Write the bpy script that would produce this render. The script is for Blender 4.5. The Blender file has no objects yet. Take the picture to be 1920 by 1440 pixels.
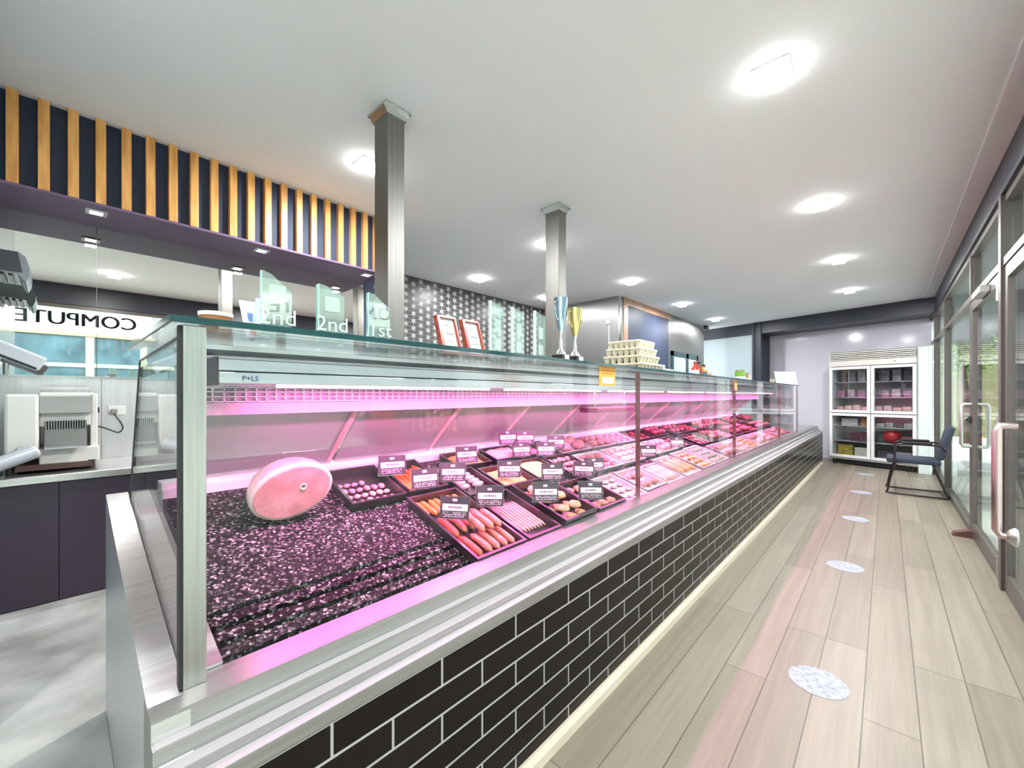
import bpy, bmesh, math, random
from mathutils import Vector, Matrix
R = random.Random(11)
sc = bpy.context.scene
col = sc.collection
PI = math.pi

# ------------------------------------------------------------------ materials
def _new(name):
    m = bpy.data.materials.new(name); m.use_nodes = True
    nt = m.node_tree; nt.nodes.clear()
    out = nt.nodes.new('ShaderNodeOutputMaterial')
    return m, nt, out

def mat(name, c, rough=.5, metal=0., var=.06, vs=6., stretch=(1, 1, 1), bump=0., bs=60., spec=.5, c2=None, coat=0., sss=0.):
    m, nt, out = _new(name); N = nt.nodes; L = nt.links
    p = N.new('ShaderNodeBsdfPrincipled')
    tc = N.new('ShaderNodeTexCoord'); mp = N.new('ShaderNodeMapping')
    mp.inputs['Scale'].default_value = stretch
    L.new(tc.outputs['Object'], mp.inputs['Vector'])
    nz = N.new('ShaderNodeTexNoise'); nz.inputs['Scale'].default_value = vs; nz.inputs['Detail'].default_value = 4
    L.new(mp.outputs[0], nz.inputs['Vector'])
    cr = N.new('ShaderNodeValToRGB')
    a = [max(0, v * (1 - var)) for v in c]; b = [min(1, v * (1 + var)) for v in (c2 or c)]
    cr.color_ramp.elements[0].color = (*a, 1); cr.color_ramp.elements[1].color = (*b, 1)
    cr.color_ramp.elements[0].position = .3; cr.color_ramp.elements[1].position = .7
    L.new(nz.outputs['Fac'], cr.inputs[0]); L.new(cr.outputs[0], p.inputs['Base Color'])
    p.inputs['Roughness'].default_value = rough; p.inputs['Metallic'].default_value = metal
    p.inputs['Specular IOR Level'].default_value = spec
    p.inputs['Coat Weight'].default_value = coat
    if sss: p.inputs['Subsurface Weight'].default_value = sss; p.inputs['Subsurface Scale'].default_value = .01
    if bump:
        n2 = N.new('ShaderNodeTexNoise'); n2.inputs['Scale'].default_value = bs; n2.inputs['Detail'].default_value = 3
        L.new(mp.outputs[0], n2.inputs['Vector'])
        bp = N.new('ShaderNodeBump'); bp.inputs['Strength'].default_value = bump; bp.inputs['Distance'].default_value = .01
        L.new(n2.outputs['Fac'], bp.inputs['Height']); L.new(bp.outputs[0], p.inputs['Normal'])
    L.new(p.outputs[0], out.inputs[0])
    return m

def emat(name, c, s):
    m, nt, out = _new(name)
    e = nt.nodes.new('ShaderNodeEmission'); e.inputs[0].default_value = (*c, 1); e.inputs[1].default_value = s
    nt.links.new(e.outputs[0], out.inputs[0]); return m

def glass(name, tint=(.96, .985, .975), refl=1.0, base=.035, haze=0., hazec=(.8, .85, .85)):
    m, nt, out = _new(name); N = nt.nodes; L = nt.links
    tr = N.new('ShaderNodeBsdfTransparent'); tr.inputs[0].default_value = (*tint, 1)
    gl = N.new('ShaderNodeBsdfGlossy'); gl.inputs['Roughness'].default_value = .0; gl.inputs[0].default_value = (1, 1, 1, 1)
    lw = N.new('ShaderNodeLayerWeight'); lw.inputs[0].default_value = .5
    pw = N.new('ShaderNodeMath'); pw.operation = 'POWER'; pw.inputs[1].default_value = 5
    L.new(lw.outputs['Facing'], pw.inputs[0])
    mu = N.new('ShaderNodeMath'); mu.operation = 'MULTIPLY_ADD'; mu.inputs[1].default_value = .85 * refl; mu.inputs[2].default_value = base
    L.new(pw.outputs[0], mu.inputs[0])
    mx = N.new('ShaderNodeMixShader'); L.new(mu.outputs[0], mx.inputs[0])
    src = tr
    if haze:
        df = N.new('ShaderNodeBsdfDiffuse'); df.inputs[0].default_value = (*hazec, 1)
        m2 = N.new('ShaderNodeMixShader'); m2.inputs[0].default_value = haze
        L.new(tr.outputs[0], m2.inputs[1]); L.new(df.outputs[0], m2.inputs[2]); src = m2
    L.new(src.outputs[0], mx.inputs[1]); L.new(gl.outputs[0], mx.inputs[2])
    L.new(mx.outputs[0], out.inputs[0]); return m

def brick(name, c1, c2, mortar, w, h, mw, axes, rough, offs=(0, 0), bumpd=.4, grain=None, spec=.5, freq=2, off=.5, squash=1):
    """bricks / planks laid over two object axes"""
    m, nt, out = _new(name); N = nt.nodes; L = nt.links
    p = N.new('ShaderNodeBsdfPrincipled'); p.inputs['Roughness'].default_value = rough; p.inputs['Specular IOR Level'].default_value = spec
    tc = N.new('ShaderNodeTexCoord'); sp = N.new('ShaderNodeSeparateXYZ'); cb = N.new('ShaderNodeCombineXYZ')
    L.new(tc.outputs['Object'], sp.inputs[0])
    for i, a in enumerate(axes):
        ad = N.new('ShaderNodeMath'); ad.operation = 'ADD'; ad.inputs[1].default_value = offs[i]
        L.new(sp.outputs['XYZ'.index(a)], ad.inputs[0]); L.new(ad.outputs[0], cb.inputs[i])
    b = N.new('ShaderNodeTexBrick'); L.new(cb.outputs[0], b.inputs['Vector'])
    b.inputs['Scale'].default_value = 1; b.inputs['Brick Width'].default_value = w; b.inputs['Row Height'].default_value = h
    b.inputs['Mortar Size'].default_value = mw; b.inputs['Mortar Smooth'].default_value = .1
    b.inputs['Color1'].default_value = (*c1, 1); b.inputs['Color2'].default_value = (*c2, 1); b.inputs['Mortar'].default_value = (*mortar, 1)
    b.offset_frequency = freq; b.offset = off; b.squash = squash
    csrc = b.outputs['Color']
    if grain:
        g = N.new('ShaderNodeMapping'); g.inputs['Scale'].default_value = grain
        L.new(tc.outputs['Object'], g.inputs[0])
        nz = N.new('ShaderNodeTexNoise'); nz.inputs['Scale'].default_value = 1; nz.inputs['Detail'].default_value = 8; nz.inputs['Roughness'].default_value = .65
        L.new(g.outputs[0], nz.inputs['Vector'])
        cr = N.new('ShaderNodeValToRGB'); cr.color_ramp.elements[0].position = .3; cr.color_ramp.elements[1].position = .72
        cr.color_ramp.elements[0].color = (.80, .79, .78, 1); cr.color_ramp.elements[1].color = (1.1, 1.1, 1.1, 1)
        L.new(nz.outputs['Fac'], cr.inputs[0])
        mx = N.new('ShaderNodeMix'); mx.data_type = 'RGBA'; mx.blend_type = 'MULTIPLY'; mx.inputs[0].default_value = 1
        L.new(csrc, mx.inputs[6]); L.new(cr.outputs[0], mx.inputs[7]); csrc = mx.outputs[2]
    L.new(csrc, p.inputs['Base Color'])
    bp = N.new('ShaderNodeBump'); bp.inputs['Strength'].default_value = bumpd; bp.inputs['Distance'].default_value = .003; bp.invert = True
    L.new(b.outputs['Fac'], bp.inputs['Height']); L.new(bp.outputs[0], p.inputs['Normal'])
    L.new(p.outputs[0], out.inputs[0]); return m

def speckle(name, cols, scale, rough=.5, bump=.5):
    m, nt, out = _new(name); N = nt.nodes; L = nt.links
    p = N.new('ShaderNodeBsdfPrincipled'); p.inputs['Roughness'].default_value = rough; p.inputs['Specular IOR Level'].default_value = .10
    tc = N.new('ShaderNodeTexCoord'); v = N.new('ShaderNodeTexVoronoi'); v.inputs['Scale'].default_value = scale
    L.new(tc.outputs['Object'], v.inputs['Vector'])
    sp = N.new('ShaderNodeSeparateColor'); L.new(v.outputs['Color'], sp.inputs[0])
    cr = N.new('ShaderNodeValToRGB'); cr.color_ramp.interpolation = 'CONSTANT'
    e = cr.color_ramp.elements
    for i, (pos, c) in enumerate(cols):
        el = e[i] if i < 2 else e.new(pos)
        el.position = pos; el.color = (*c, 1)
    L.new(sp.outputs[0], cr.inputs[0]); L.new(cr.outputs[0], p.inputs['Base Color'])
    bp = N.new('ShaderNodeBump'); bp.inputs['Strength'].default_value = bump; bp.inputs['Distance'].default_value = .004
    L.new(sp.outputs[1], bp.inputs['Height']); L.new(bp.outputs[0], p.inputs['Normal'])
    L.new(p.outputs[0], out.inputs[0]); return m

STEEL = mat('brushed_steel', (.62, .61, .59), .30, 1, .12, 3, (.6, 30, 30))
def brushed(name, c, r, tangent):
    m = mat(name, c, r, 1, .10, 3, (.6, 30, 30)); nt = m.node_tree
    p = next(n for n in nt.nodes if n.type == 'BSDF_PRINCIPLED')
    cb = nt.nodes.new('ShaderNodeCombineXYZ')
    for i in range(3): cb.inputs[i].default_value = tangent[i]
    p.inputs['Anisotropic'].default_value = .85; nt.links.new(cb.outputs[0], p.inputs['Tangent'])
    return m
BUMP = brushed('lengthwise_brushed_steel', (.42, .415, .40), .33, (0, .7, .7))
STEELV = mat('brushed_steel_upright', (.21, .207, .195), .45, 1, .10, 3, (30, 30, .6))
STEELP = mat('polished_steel', (.72, .72, .71), .16, 1, .05, 4)
STEELD = mat('dull_steel', (.50, .50, .47), .42, 1, .08, 5, (8, 8, 1))
WHITEP = mat('white_paint', (.80, .80, .79), .65, 0, .015, 2)
CEIL = mat('ceiling_paint', (.88, .90, .91), .8, 0, .01, 1)
CHAR = mat('charcoal_paint', (.030, .034, .048), .42, 0, .08, 3)
CHARW = mat('charcoal_board', (.034, .046, .085), .5, 0, .10, 3, spec=.2)
DPANEL = mat('dark_purple_grey_panel', (.040, .026, .044), .35, 0, .08, 3)
TIMBER = mat('oiled_timber', (.72, .32, .075), .38, 0, .18, 5, (6, 6, .8), .05, 40, c2=(.80, .42, .13))
LILAC = mat('lilac_gloss_panel', (.66, .64, .71), .12, 0, .015, 1)
PALEB = mat('pale_blue_gloss_panel', (.34, .41, .43), .15, 0, .015, 1)
BRONZE = mat('brown_powdercoat', (.10, .084, .076), .38, .15, .06, 8)
BLACKP = mat('black_plastic', (.014, .013, .014), .35, 0, .1, 20)
BLACKR = mat('black_rubber', (.012, .012, .012), .7, 0, .1, 20)
WPLAST = mat('white_plastic', (.78, .77, .74), .35, 0, .02, 8)
CREAM = mat('cream_enamel', (.76, .74, .69), .3, 0, .02, 5)
DARKIN = mat('dark_interior', (.05, .043, .047), .6, 0, .1, 10)
CONC = mat('sealed_concrete', (.30, .30, .275), .5, 0, .2, 5, c2=(.40, .40, .38), bump=.05, bs=40)
GREYMET = mat('grey_enamel', (.34, .37, .40), .35, 0, .05, 6)
ACGREY = mat('silver_grey_casing', (.20, .22, .24), .3, .3, .05, 4)
GLASSC = glass('clear_glass', (.965, .985, .978), .9, .015)
GLASSF = glass('case_front_glass', (.985, .988, .988), .75, .010)
GLASSW = glass('window_glass', (.84, .89, .87), .5, .035)
GLASSR = glass('hazed_rear_glass', (.93, .93, .93), .4, .04, .52, (.40, .40, .40))
GLASSG = glass('green_cast_glass', (.80, .92, .87), .7, .06, .14, (.75, .90, .84))
GEDGE = mat('dark_green_glass_edge', (.012, .055, .058), .12, 0, .15, 6)
PEDGE = mat('pale_green_glass_edge', (.35, .62, .52), .15, 0, .1, 10)
FROST = glass('frosted_etching', (.85, .9, .88), .3, .03, .38, (.72, .80, .77))
PAPER = mat('white_card', (.62, .62, .63), .6, 0, .02, 10)
MIRROR = mat('mirror_silver', (.84, .835, .80), .0, 1, .0, 1)
ROSEW = mat('red_brown_frame', (.33, .055, .03), .3, 0, .2, 12, (1, 1, 5))
TILE = brick('black_brown_wall_tile', (.010, .0075, .007), (.015, .0115, .011), (.42, .40, .38), .3045, .0783, .0035, 'XZ', .25, (.0513 + .3045, 0), .5, spec=.12)
PLANK = brick('pale_oak_planks', (.262, .228, .176), (.200, .170, .128), (.092, .076, .056), 1.55, .1645, .0022, 'XY', .42, (.4, -.07 + 10 * .1645), .25, (1.1, 26, 1), spec=.35, freq=3, off=.37)
DECKM = speckle('black_white_chip_deck', [(0, (.004, .004, .004)), (.42, (.014, .014, .014)), (.66, (.045, .045, .044)), (.80, (.13, .125, .125)), (.92, (.32, .31, .305))], 150, .6, .9)
LENS = emat('lamp_lens', (1, .99, .98), 13)
PINKLED = emat('pink_led', (1, .50, .80), 4)
WARML = emat('warm_lens', (1, .86, .7), 10)

# ------------------------------------------------------------------ mesh builder
class MB:
    def __init__(s): s.bm = bmesh.new()
    def _add(s, vs, fs):
        v = [s.bm.verts.new(p) for p in vs]
        out = []
        for f in fs:
            try: out.append(s.bm.faces.new([v[i] for i in f]))
            except ValueError: pass
        return v, out
    def box(s, x0, x1, y0, y1, z0, z1, bev=0., M=None):
        P = [(x, y, z) for x in (x0, x1) for y in (y0, y1) for z in (z0, z1)]
        if M: P = [M @ Vector(p) for p in P]
        v, f = s._add(P, [(0, 1, 3, 2), (4, 6, 7, 5), (0, 4, 5, 1), (2, 3, 7, 6), (0, 2, 6, 4), (1, 5, 7, 3)])
        if bev:
            ed = list({e for q in f for e in q.edges})
            bmesh.ops.bevel(s.bm, geom=ed, offset=bev, segments=2, affect='EDGES', profile=.5)
        return s
    def prism(s, pts, axis, a0, a1, M=None):
        """polygon extruded along an axis; pts in the two other axes in order"""
        def mk(p, a):
            q = {'x': (a, p[0], p[1]), 'y': (p[0], a, p[1]), 'z': (p[0], p[1], a)}[axis]
            return M @ Vector(q) if M else q
        n = len(pts)
        V = [mk(p, a0) for p in pts] + [mk(p, a1) for p in pts]
        s._add(V, [tuple(range(n))[::-1], tuple(range(n, 2 * n))] + [(i, (i + 1) % n, n + (i + 1) % n, n + i) for i in range(n)])
        return s
    def tube(s, pts, r, n=8, M=None, closed=False, caps=True):
        pts = [Vector(p) for p in pts]
        if M: pts = [M @ p for p in pts]
        rs = r if isinstance(r, (list, tuple)) else [r] * len(pts)
        rings = []; up = None
        for i, p in enumerate(pts):
            if closed: t = (pts[(i + 1) % len(pts)] - pts[i - 1])
            else: t = (pts[min(i + 1, len(pts) - 1)] - pts[max(i - 1, 0)])
            t.normalize()
            if up is None:
                up = Vector((0, 0, 1)) if abs(t.z) < .9 else Vector((1, 0, 0))
            a = t.cross(up)
            if a.length < 1e-6: a = t.orthogonal()
            a.normalize(); b = a.cross(t).normalized(); up = b
            rings.append([s.bm.verts.new(p + (a * math.cos(k * 2 * PI / n) + b * math.sin(k * 2 * PI / n)) * rs[i]) for k in range(n)])
        m = len(rings)
        for i in range(m if closed else m - 1):
            A, B = rings[i], rings[(i + 1) % m]
            for k in range(n):
                s.bm.faces.new((A[k], A[(k + 1) % n], B[(k + 1) % n], B[k]))
        if caps and not closed:
            s.bm.faces.new(rings[0][::-1]); s.bm.faces.new(rings[-1])
        return s
    def lathe(s, prof, n=20, M=None):
        rings = []
        for r, z in prof:
            ring = []
            for k in range(n):
                p = Vector((r * math.cos(2 * PI * k / n), r * math.sin(2 * PI * k / n), z))
                ring.append(s.bm.verts.new(M @ p if M else p))
            rings.append(ring)
        for A, B in zip(rings, rings[1:]):
            for k in range(n): s.bm.faces.new((A[k], A[(k + 1) % n], B[(k + 1) % n], B[k]))
        s.bm.faces.new(rings[0][::-1]); s.bm.faces.new(rings[-1])
        return s
    def blob(s, sx, sy, sz, M=None, seg=10, amp=.12, fr=3., seed=0, flat=None):
        """uneven rounded lump; flat = lowest local z kept"""
        b2 = bmesh.new(); bmesh.ops.create_uvsphere(b2, u_segments=seg, v_segments=max(5, seg * 2 // 3), radius=1)
        from mathutils import noise
        o = Vector((seed * 7.3, seed * 3.1, seed * 1.7))
        vm = {}
        for v in b2.verts:
            k = 1 + amp * noise.noise(v.co * fr * .5 + o) * 1.6
            p = Vector((v.co.x * sx * k, v.co.y * sy * k, v.co.z * sz * k))
            if flat is not None and p.z < flat: p.z = flat
            vm[v.index] = s.bm.verts.new(M @ p if M else p)
        b2.verts.ensure_lookup_table()
        for f in b2.faces:
            s.bm.faces.new([vm[v.index] for v in f.verts])
        b2.free(); return s

ORG = {}
def _mesh(name, mb, m, shift, smooth):
    me = bpy.data.meshes.new(name)
    if shift.length > 0: bmesh.ops.translate(mb.bm, verts=mb.bm.verts, vec=-shift)
    bmesh.ops.recalc_face_normals(mb.bm, faces=mb.bm.faces)
    mb.bm.to_mesh(me); mb.bm.free()
    if m: me.materials.append(m)
    if smooth:
        for p in me.polygons: p.use_smooth = True
        if smooth != 'all':
            me.set_sharp_from_angle(angle=math.radians(40))
    return me

def tag(o, label=None, cat=None, group=None, kind=None):
    if label: o['label'] = label
    if cat: o['category'] = cat
    if group: o['group'] = group
    if kind: o['kind'] = kind
    return o

def thing(name, label, cat, loc=(0, 0, 0), group=None, M=None):
    """an Empty at the thing's base; with M its parts are built in local coordinates"""
    o = bpy.data.objects.new(name, None); col.objects.link(o); o.empty_display_size = .05
    if M is not None: o.matrix_world = M; ORG[o.name] = Vector((0, 0, 0))
    else: o.location = loc; ORG[o.name] = Vector(loc)
    return tag(o, label, cat, group)

def obj(name, mb, m, parent=None, smooth=False, label=None):
    sh = ORG.get(parent.name, Vector((0, 0, 0))) if parent else Vector((0, 0, 0))
    o = bpy.data.objects.new(name, _mesh(name, mb, m, sh, smooth)); col.objects.link(o)
    if parent: o.parent = parent
    ORG[o.name] = sh
    if label: o['label'] = label
    return o

def solo(name, mb, m, label, cat, loc=(0, 0, 0), group=None, smooth=False, M=None, kind=None):
    """a thing that is one mesh: built in world coordinates (loc) or local ones (M)"""
    sh = Vector(loc) if M is None else Vector((0, 0, 0))
    o = bpy.data.objects.new(name, _mesh(name, mb, m, sh, smooth)); col.objects.link(o)
    if M is not None: o.matrix_world = M
    else: o.location = loc
    ORG[o.name] = sh
    return tag(o, label, cat, group, kind)

def struct(name, mb, m, parent=None, smooth=False):
    o = obj(name, mb, m, parent, smooth)
    if parent is None: o['kind'] = 'structure'
    return o

def dup(root, M, label=None, group=None):
    r = root.copy(); col.objects.link(r); r.matrix_world = M
    if label: r['label'] = label
    if group: r['group'] = group
    ORG[r.name] = ORG[root.name]
    for ch in list(root.children):
        c = ch.copy(); col.objects.link(c); c.parent = r
        for g in list(ch.children):
            d = g.copy(); col.objects.link(d); d.parent = c
    return r

def text_mb(body, size, M, depth=.001, align='CENTER', bold=0.):
    cu = bpy.data.curves.new('lettering', 'FONT'); cu.body = body; cu.size = size; cu.align_x = align; cu.align_y = 'CENTER'
    cu.extrude = depth; cu.offset = bold; cu.resolution_u = 3
    ob = bpy.data.objects.new('lettering', cu); col.objects.link(ob)
    dg = bpy.context.evaluated_depsgraph_get()
    me = bpy.data.meshes.new_from_object(ob.evaluated_get(dg))
    mb = MB(); mb.bm.from_mesh(me); bmesh.ops.transform(mb.bm, matrix=M, verts=mb.bm.verts)
    bpy.data.objects.remove(ob); bpy.data.meshes.remove(me); bpy.data.curves.remove(cu)
    return mb

def T(x, y, z): return Matrix.Translation((x, y, z))
def RX(a): return Matrix.Rotation(a, 4, 'X')
def RY(a): return Matrix.Rotation(a, 4, 'Y')
def RZ(a): return Matrix.Rotation(a, 4, 'Z')

# ------------------------------------------------------------------ camera
F = 772.46; TH = math.radians(42.264); H = 1.27
cd = bpy.data.cameras.new('camera'); cam = bpy.data.objects.new('camera', cd); col.objects.link(cam)
cd.sensor_fit = 'HORIZONTAL'; cd.sensor_width = 36; cd.lens = 36 * F / 1920
cd.shift_y = (741 - 720) / 1920; cd.clip_start = .02; cd.clip_end = 200
cam.location = (0, 0, H)
cam.rotation_euler = (PI / 2, 0, TH - PI / 2)
sc.camera = cam

CZ = 2.85        # ceiling
PL = .15         # raised floor behind the counter
MY = 3.757       # mirror wall
# ------------------------------------------------------------------ setting
fo = Vector((9.426, -.563, 0)); fu = Vector((.2806, .9598, 0)); fn = Vector((.9598, -.2806, 0))
FM = Matrix(((fu.x, fn.x, 0, fo.x), (fu.y, fn.y, 0, fo.y), (0, 0, 1, 0), (0, 0, 0, 1)))   # far wall frame: x along the wall to the left, y into it
struct('floor', MB().box(-3.2, 11.3, -.62, .93, -.06, 0), PLANK)
b = MB().box(-3.2, 11.6, .93, 5.2, -.06, 0); struct('floor_behind_counter', b, CONC)
b = MB().box(-.25, .1118, .3, 3.06, 0, PL).box(.1118, 5.95, 2.052, 3.06, 0, PL, 0)
b.prism([(3.02, PL), (3.02, .02), (3.75, .02), (3.75, PL + .05), (3.09, PL + .05), (3.05, PL + .02)], 'x', -.25, 2.0)
struct('floor_raised_aisle', b, CONC)
struct('ceiling', MB().box(-3.2, 11.6, -.62, 5.2, CZ, CZ + .1), CEIL)
struct('trim_1', MB().box(-3.2, 10.2, -.585, -.45, CZ - .008, CZ), CEIL)
struct('wall_near', MB().box(-3.3, -3.2, -.62, 5.2, 0, CZ), WHITEP)
struct('wall_left', MB().box(-.25, 2.0, MY + .03, MY + .13, 0, CZ), WHITEP)
struct('wall_left_return', MB().box(2.0, 2.1, MY, 4.67, 0, CZ), CHARW)
struct('wall_rear', MB().box(-3.2, 2.0, 5.1, 5.2, 0, CZ), WHITEP)
struct('wall_side', MB().box(-.35, -.25, 2.06, MY + .1, 0, CZ), PALEB)
wb = struct('wall_back', MB().box(2.1, 6.1, 4.67, 4.77, 0, CZ), mat('dark_wallpaper', (.055, .052, .055), .35, 0, .15, 3))
b = MB(); px = .118; pz = .098
for i in range(int(4.0 / px) + 1):
    for j in range(int(2.0 / pz) + 1):
        cx = 2.12 + i * px; cz = CZ - .05 - j * pz - (pz / 2 if i % 2 else 0)
        vs = []
        for k in range(12):
            r = .055 if k % 2 == 0 else .019
            a = k * PI / 6 + PI / 6
            vs.append((cx + r * math.cos(a), 4.6665, cz + r * math.sin(a)))
        vs2 = [(x, y + .002, z) for x, y, z in vs]
        n = 12
        b._add(vs + vs2, [tuple(range(n)), tuple(range(n, 2 * n))] + [(q, (q + 1) % n, n + (q + 1) % n, n + q) for q in range(n)])
obj('wallpaper_flower_pattern', b, mat('silver_flower_print', (.40, .40, .385), .5, .1, .12, 20), wb)
# far wall (recessed under a steel beam), left half pale, right half lilac
fw = struct('wall_far', MB().box(.17, 2.82, .62, .72, 0, CZ, 0, FM), LILAC)
struct('wall_far_left', MB().box(2.82, 4.7, .03, .13, 0, CZ, 0, FM), PALEB)
bm_ = MB().box(-.1, 4.4, 0, .62, 2.60, CZ, 0, FM)
struct('trim_2', bm_, CHAR)
b = MB().box(2.66, 2.86, 0, .03, 0, 2.6, 0, FM).box(2.80, 2.86, .02, .68, 0, 2.6, 0, FM).box(2.80, 2.83, -.03, 0, 0, CZ, 0, FM).box(2.66, 2.69, -.03, 0, 0, CZ, 0, FM)
struct('trim_3', b, CHAR)
# ------------------------------------------------------------------ shopfront (right wall)
struct('trim_4', MB().box(-3.2, 10.06, -.62, -.57, 2.60, CZ).box(-3.2, 10.06, -.66, -.55, 2.57, 2.60), CHAR)
def win(n, x0, x1, z0=.06, z1=2.57, mull=(), trans=2.13):
    w = thing('window_%d' % n, None, None, (x0, -.6, 0)); w['kind'] = 'structure'
    f = MB().box(x0, x1, -.63, -.57, max(0, z0 - .06), z0).box(x0, x1, -.63, -.57, z1 - .05, z1)
    for m_ in mull: f.box(m_ - .025, m_ + .025, -.635, -.565, 0, z1)
    if trans: f.box(x0, x1, -.63, -.57, trans, trans + .05)
    obj('window_frame', f, BRONZE, w)
    obj('window_pane', MB().box(x0 + .01, x1 - .01, -.604, -.596, z0, z1 - .04), GLASSW, w)
    return w
win(1, 5.56, 10.06, mull=(5.60, 7.85, 9.42))
win(2, 4.2, 5.56, 2.16, 2.57, trans=None, mull=())
win(3, 2.75, 4.12, 2.16, 2.57, trans=None)
win(4, -3.2, 2.70, mull=(-3.15, -1.5, 2.66), trans=None)
struct('trim_5', MB().box(4.12, 4.20, -.66, -.55, 0, 2.57).box(2.70, 2.77, -.66, -.55, 0, 2.57).box(2.7, 5.6, -.64, -.56, 2.11, 2.16), BRONZE)
def door(n, x0, x1, hx, label):
    d = thing('door_%d' % n, None, None, (x0, -.585, 0)); d['kind'] = 'structure'
    y0, y1 = -.605, -.565
    f = MB().box(x0, x0 + .08, y0, y1, .01, 2.10, .004).box(x1 - .08, x1, y0, y1, .01, 2.10, .004)
    f.box(x0 + .08, x1 - .08, y0, y1, .01, .13).box(x0 + .08, x1 - .08, y0, y1, 2.02, 2.10)
    obj('door_frame', f, BRONZE, d)
    obj('door_pane', MB().box(x0 + .07, x1 - .07, -.589, -.581, .12, 2.03), GLASSW, d)
    h = MB()
    for yy, sg in ((y1, 1), (y0, -1)):
        h.tube([(hx, yy, 1.19), (hx, yy + sg * .05, 1.19), (hx, yy + sg * .062, 1.17), (hx, yy + sg * .062, .83), (hx, yy + sg * .05, .81), (hx, yy, .81)], .014, 8)
    obj('door_handle', h, STEELD, d, True)
    obj('door_hinge', MB().tube([(x0 + .0, y1 + .012, 1.9), (x0, y1 + .012, 2.06)], .012).tube([(x0, y1 + .012, .06), (x0, y1 + .012, .2)], .012).tube([(x0, y1 + .012, 1.0), (x0, y1 + .012, 1.12)], .012), STEELD, d, True)
    return d
d1 = door(1, 4.21, 5.55, 5.50, '')
obj('door_lock', MB().box(5.485, 5.535, -.565, -.545, 1.02, 1.08, .004).tube([(5.51, -.565, 1.05), (5.51, -.53, 1.05)], .014), BLACKP, d1)
obj('door_closer', MB().box(4.6, 4.95, -.565, -.51, 2.035, 2.085, .004), STEELD, d1)
d2 = door(2, 2.78, 4.11, 2.9, '')
obj('pull_rail', MB().tube([(3.75, -.565, 1.09), (3.75, -.5, 1.09), (3.75, -.485, 1.06), (3.75, -.485, .47), (3.75, -.5, .44), (3.75, -.565, .44)], .022, 10), mat('rosy_steel', (.55, .42, .41), .3, 1), d2, True)
obj('rail_foot', MB().lathe([(.05, 0), (.055, .01), (.04, .03), (.02, .045)], 14, T(3.75, -.565, .44) @ RX(-PI / 2)), STEELD, d2, True)
b = MB().prism([(-.565, .0), (-.44, .0), (-.46, .035), (-.54, .06), (-.565, .06)], 'x', 5.44, 5.53)
solo('door_stop', b, mat('red_brown_rubber', (.12, .045, .04), .5), 'small red-brown door stop on the floor at the glass door\'s far edge', 'door stop', (5.48, -.5, 0))

# ------------------------------------------------------------------ outside
struct('ground_outside', MB().box(-16, 60, -30, -.66, -.10, -.03), mat('paving', (.66, .64, .61), .8, 0, .15, 2))
struct('exterior_awning', MB().box(3.0, 24, -2.1, -.66, 2.72, 2.80), mat('awning_sheet', (.16, .19, .20), .5, 0, .1, 4))
def shopopp():
    s = thing('shop_across_street', 'shop across the street with a white lit sign, seen in the mirror', 'shop', (1, -12.2, 0))
    obj('wall', MB().box(-9, 12, -12.6, -12.2, -.03, 6.0), mat('grey_render', (.30, .33, .36), .8), s)
    sg = obj('sign', MB().box(-6, 2.25, -12.16, -12.02, 3.62, 4.42), emat('lit_white_sign', (1, .99, .95), 3.2), s)
    obj('sign_frame', MB().box(-6.1, 2.35, -12.19, -12.1, 4.42, 4.52).box(-6.1, 2.35, -12.19, -12.1, 3.52, 3.62), mat('gold_trim', (.62, .56, .34), .5), sg)
    M = T(.45, -12.015, 4.02) @ RZ(PI) @ RX(PI / 2)
    lt = text_mb('COMPUTE', .60, M, .01)
    for q in (.014, .028, .042):
        l2 = text_mb('COMPUTE', .60, T(q, 0, 0) @ M, .01); me = bpy.data.meshes.new('lettering'); l2.bm.to_mesh(me); lt.bm.from_mesh(me); bpy.data.meshes.remove(me)
    obj('sign_lettering', lt, mat('grey_letters', (.22, .23, .26), .5), sg)
    f = MB().box(-9, 12, -12.2, -12.1, 2.5, 2.62).box(-9, 12, -12.2, -12.1, 1.55, 1.75).box(-9, 12, -12.2, -12.1, 0, .3)
    for k in range(9): f.box(-9 + k * 2.4, -8.8 + k * 2.4, -12.2, -12.08, 0, 3.5)
    obj('window_frame', f, mat('pale_sill', (.62, .64, .52), .6), s)
    obj('window', MB().box(-8.9, 11.9, -12.21, -12.15, .3, 3.5), mat('blue_glazing', (.08, .16, .21), .1, 0, .5, 1.3), s)
shopopp()
LEAF = mat('mottled_leaves', (.10, .20, .04), .6, 0, .5, 6, c2=(.30, .42, .12))  # two leaf greens mixed at random by noise
BARK = mat('bark', (.12, .08, .05), .8)
def tree(x, y, h, r, label, seed):
    t = thing('leafy_tree', label, 'tree', (x, y, -.03), 'trees outside the shopfront')
    obj('trunk', MB().tube([(x, y, -.03), (x + .05, y, h * .5), (x, y + .1, h)], [.12, .09, .05], 8), BARK, t, True)
    c = MB(); rr = random.Random(seed)
    for k in range(420):
        a = rr.uniform(0, 2 * PI); e = rr.uniform(-1, 1); q = r * rr.uniform(.3, 1) 
        p = Vector((x + q * math.cos(a) * math.sqrt(1 - e * e), y + q * math.sin(a) * math.sqrt(1 - e * e), h + q * e * .8))
        m = T(*p) @ RZ(rr.uniform(0, 6)) @ RX(rr.uniform(-1, 1)) @ RY(rr.uniform(-1, 1))
        w = r * .10
        c._add([m @ Vector(v) for v in ((-w, 0, 0), (0, -w * .5, .01), (w, 0, 0), (0, w * .5, .01), (0, 0, -.02))], [(0, 1, 2, 3), (0, 4, 1), (1, 4, 2), (2, 4, 3), (3, 4, 0)])
    obj('foliage', c, LEAF, t)
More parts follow.
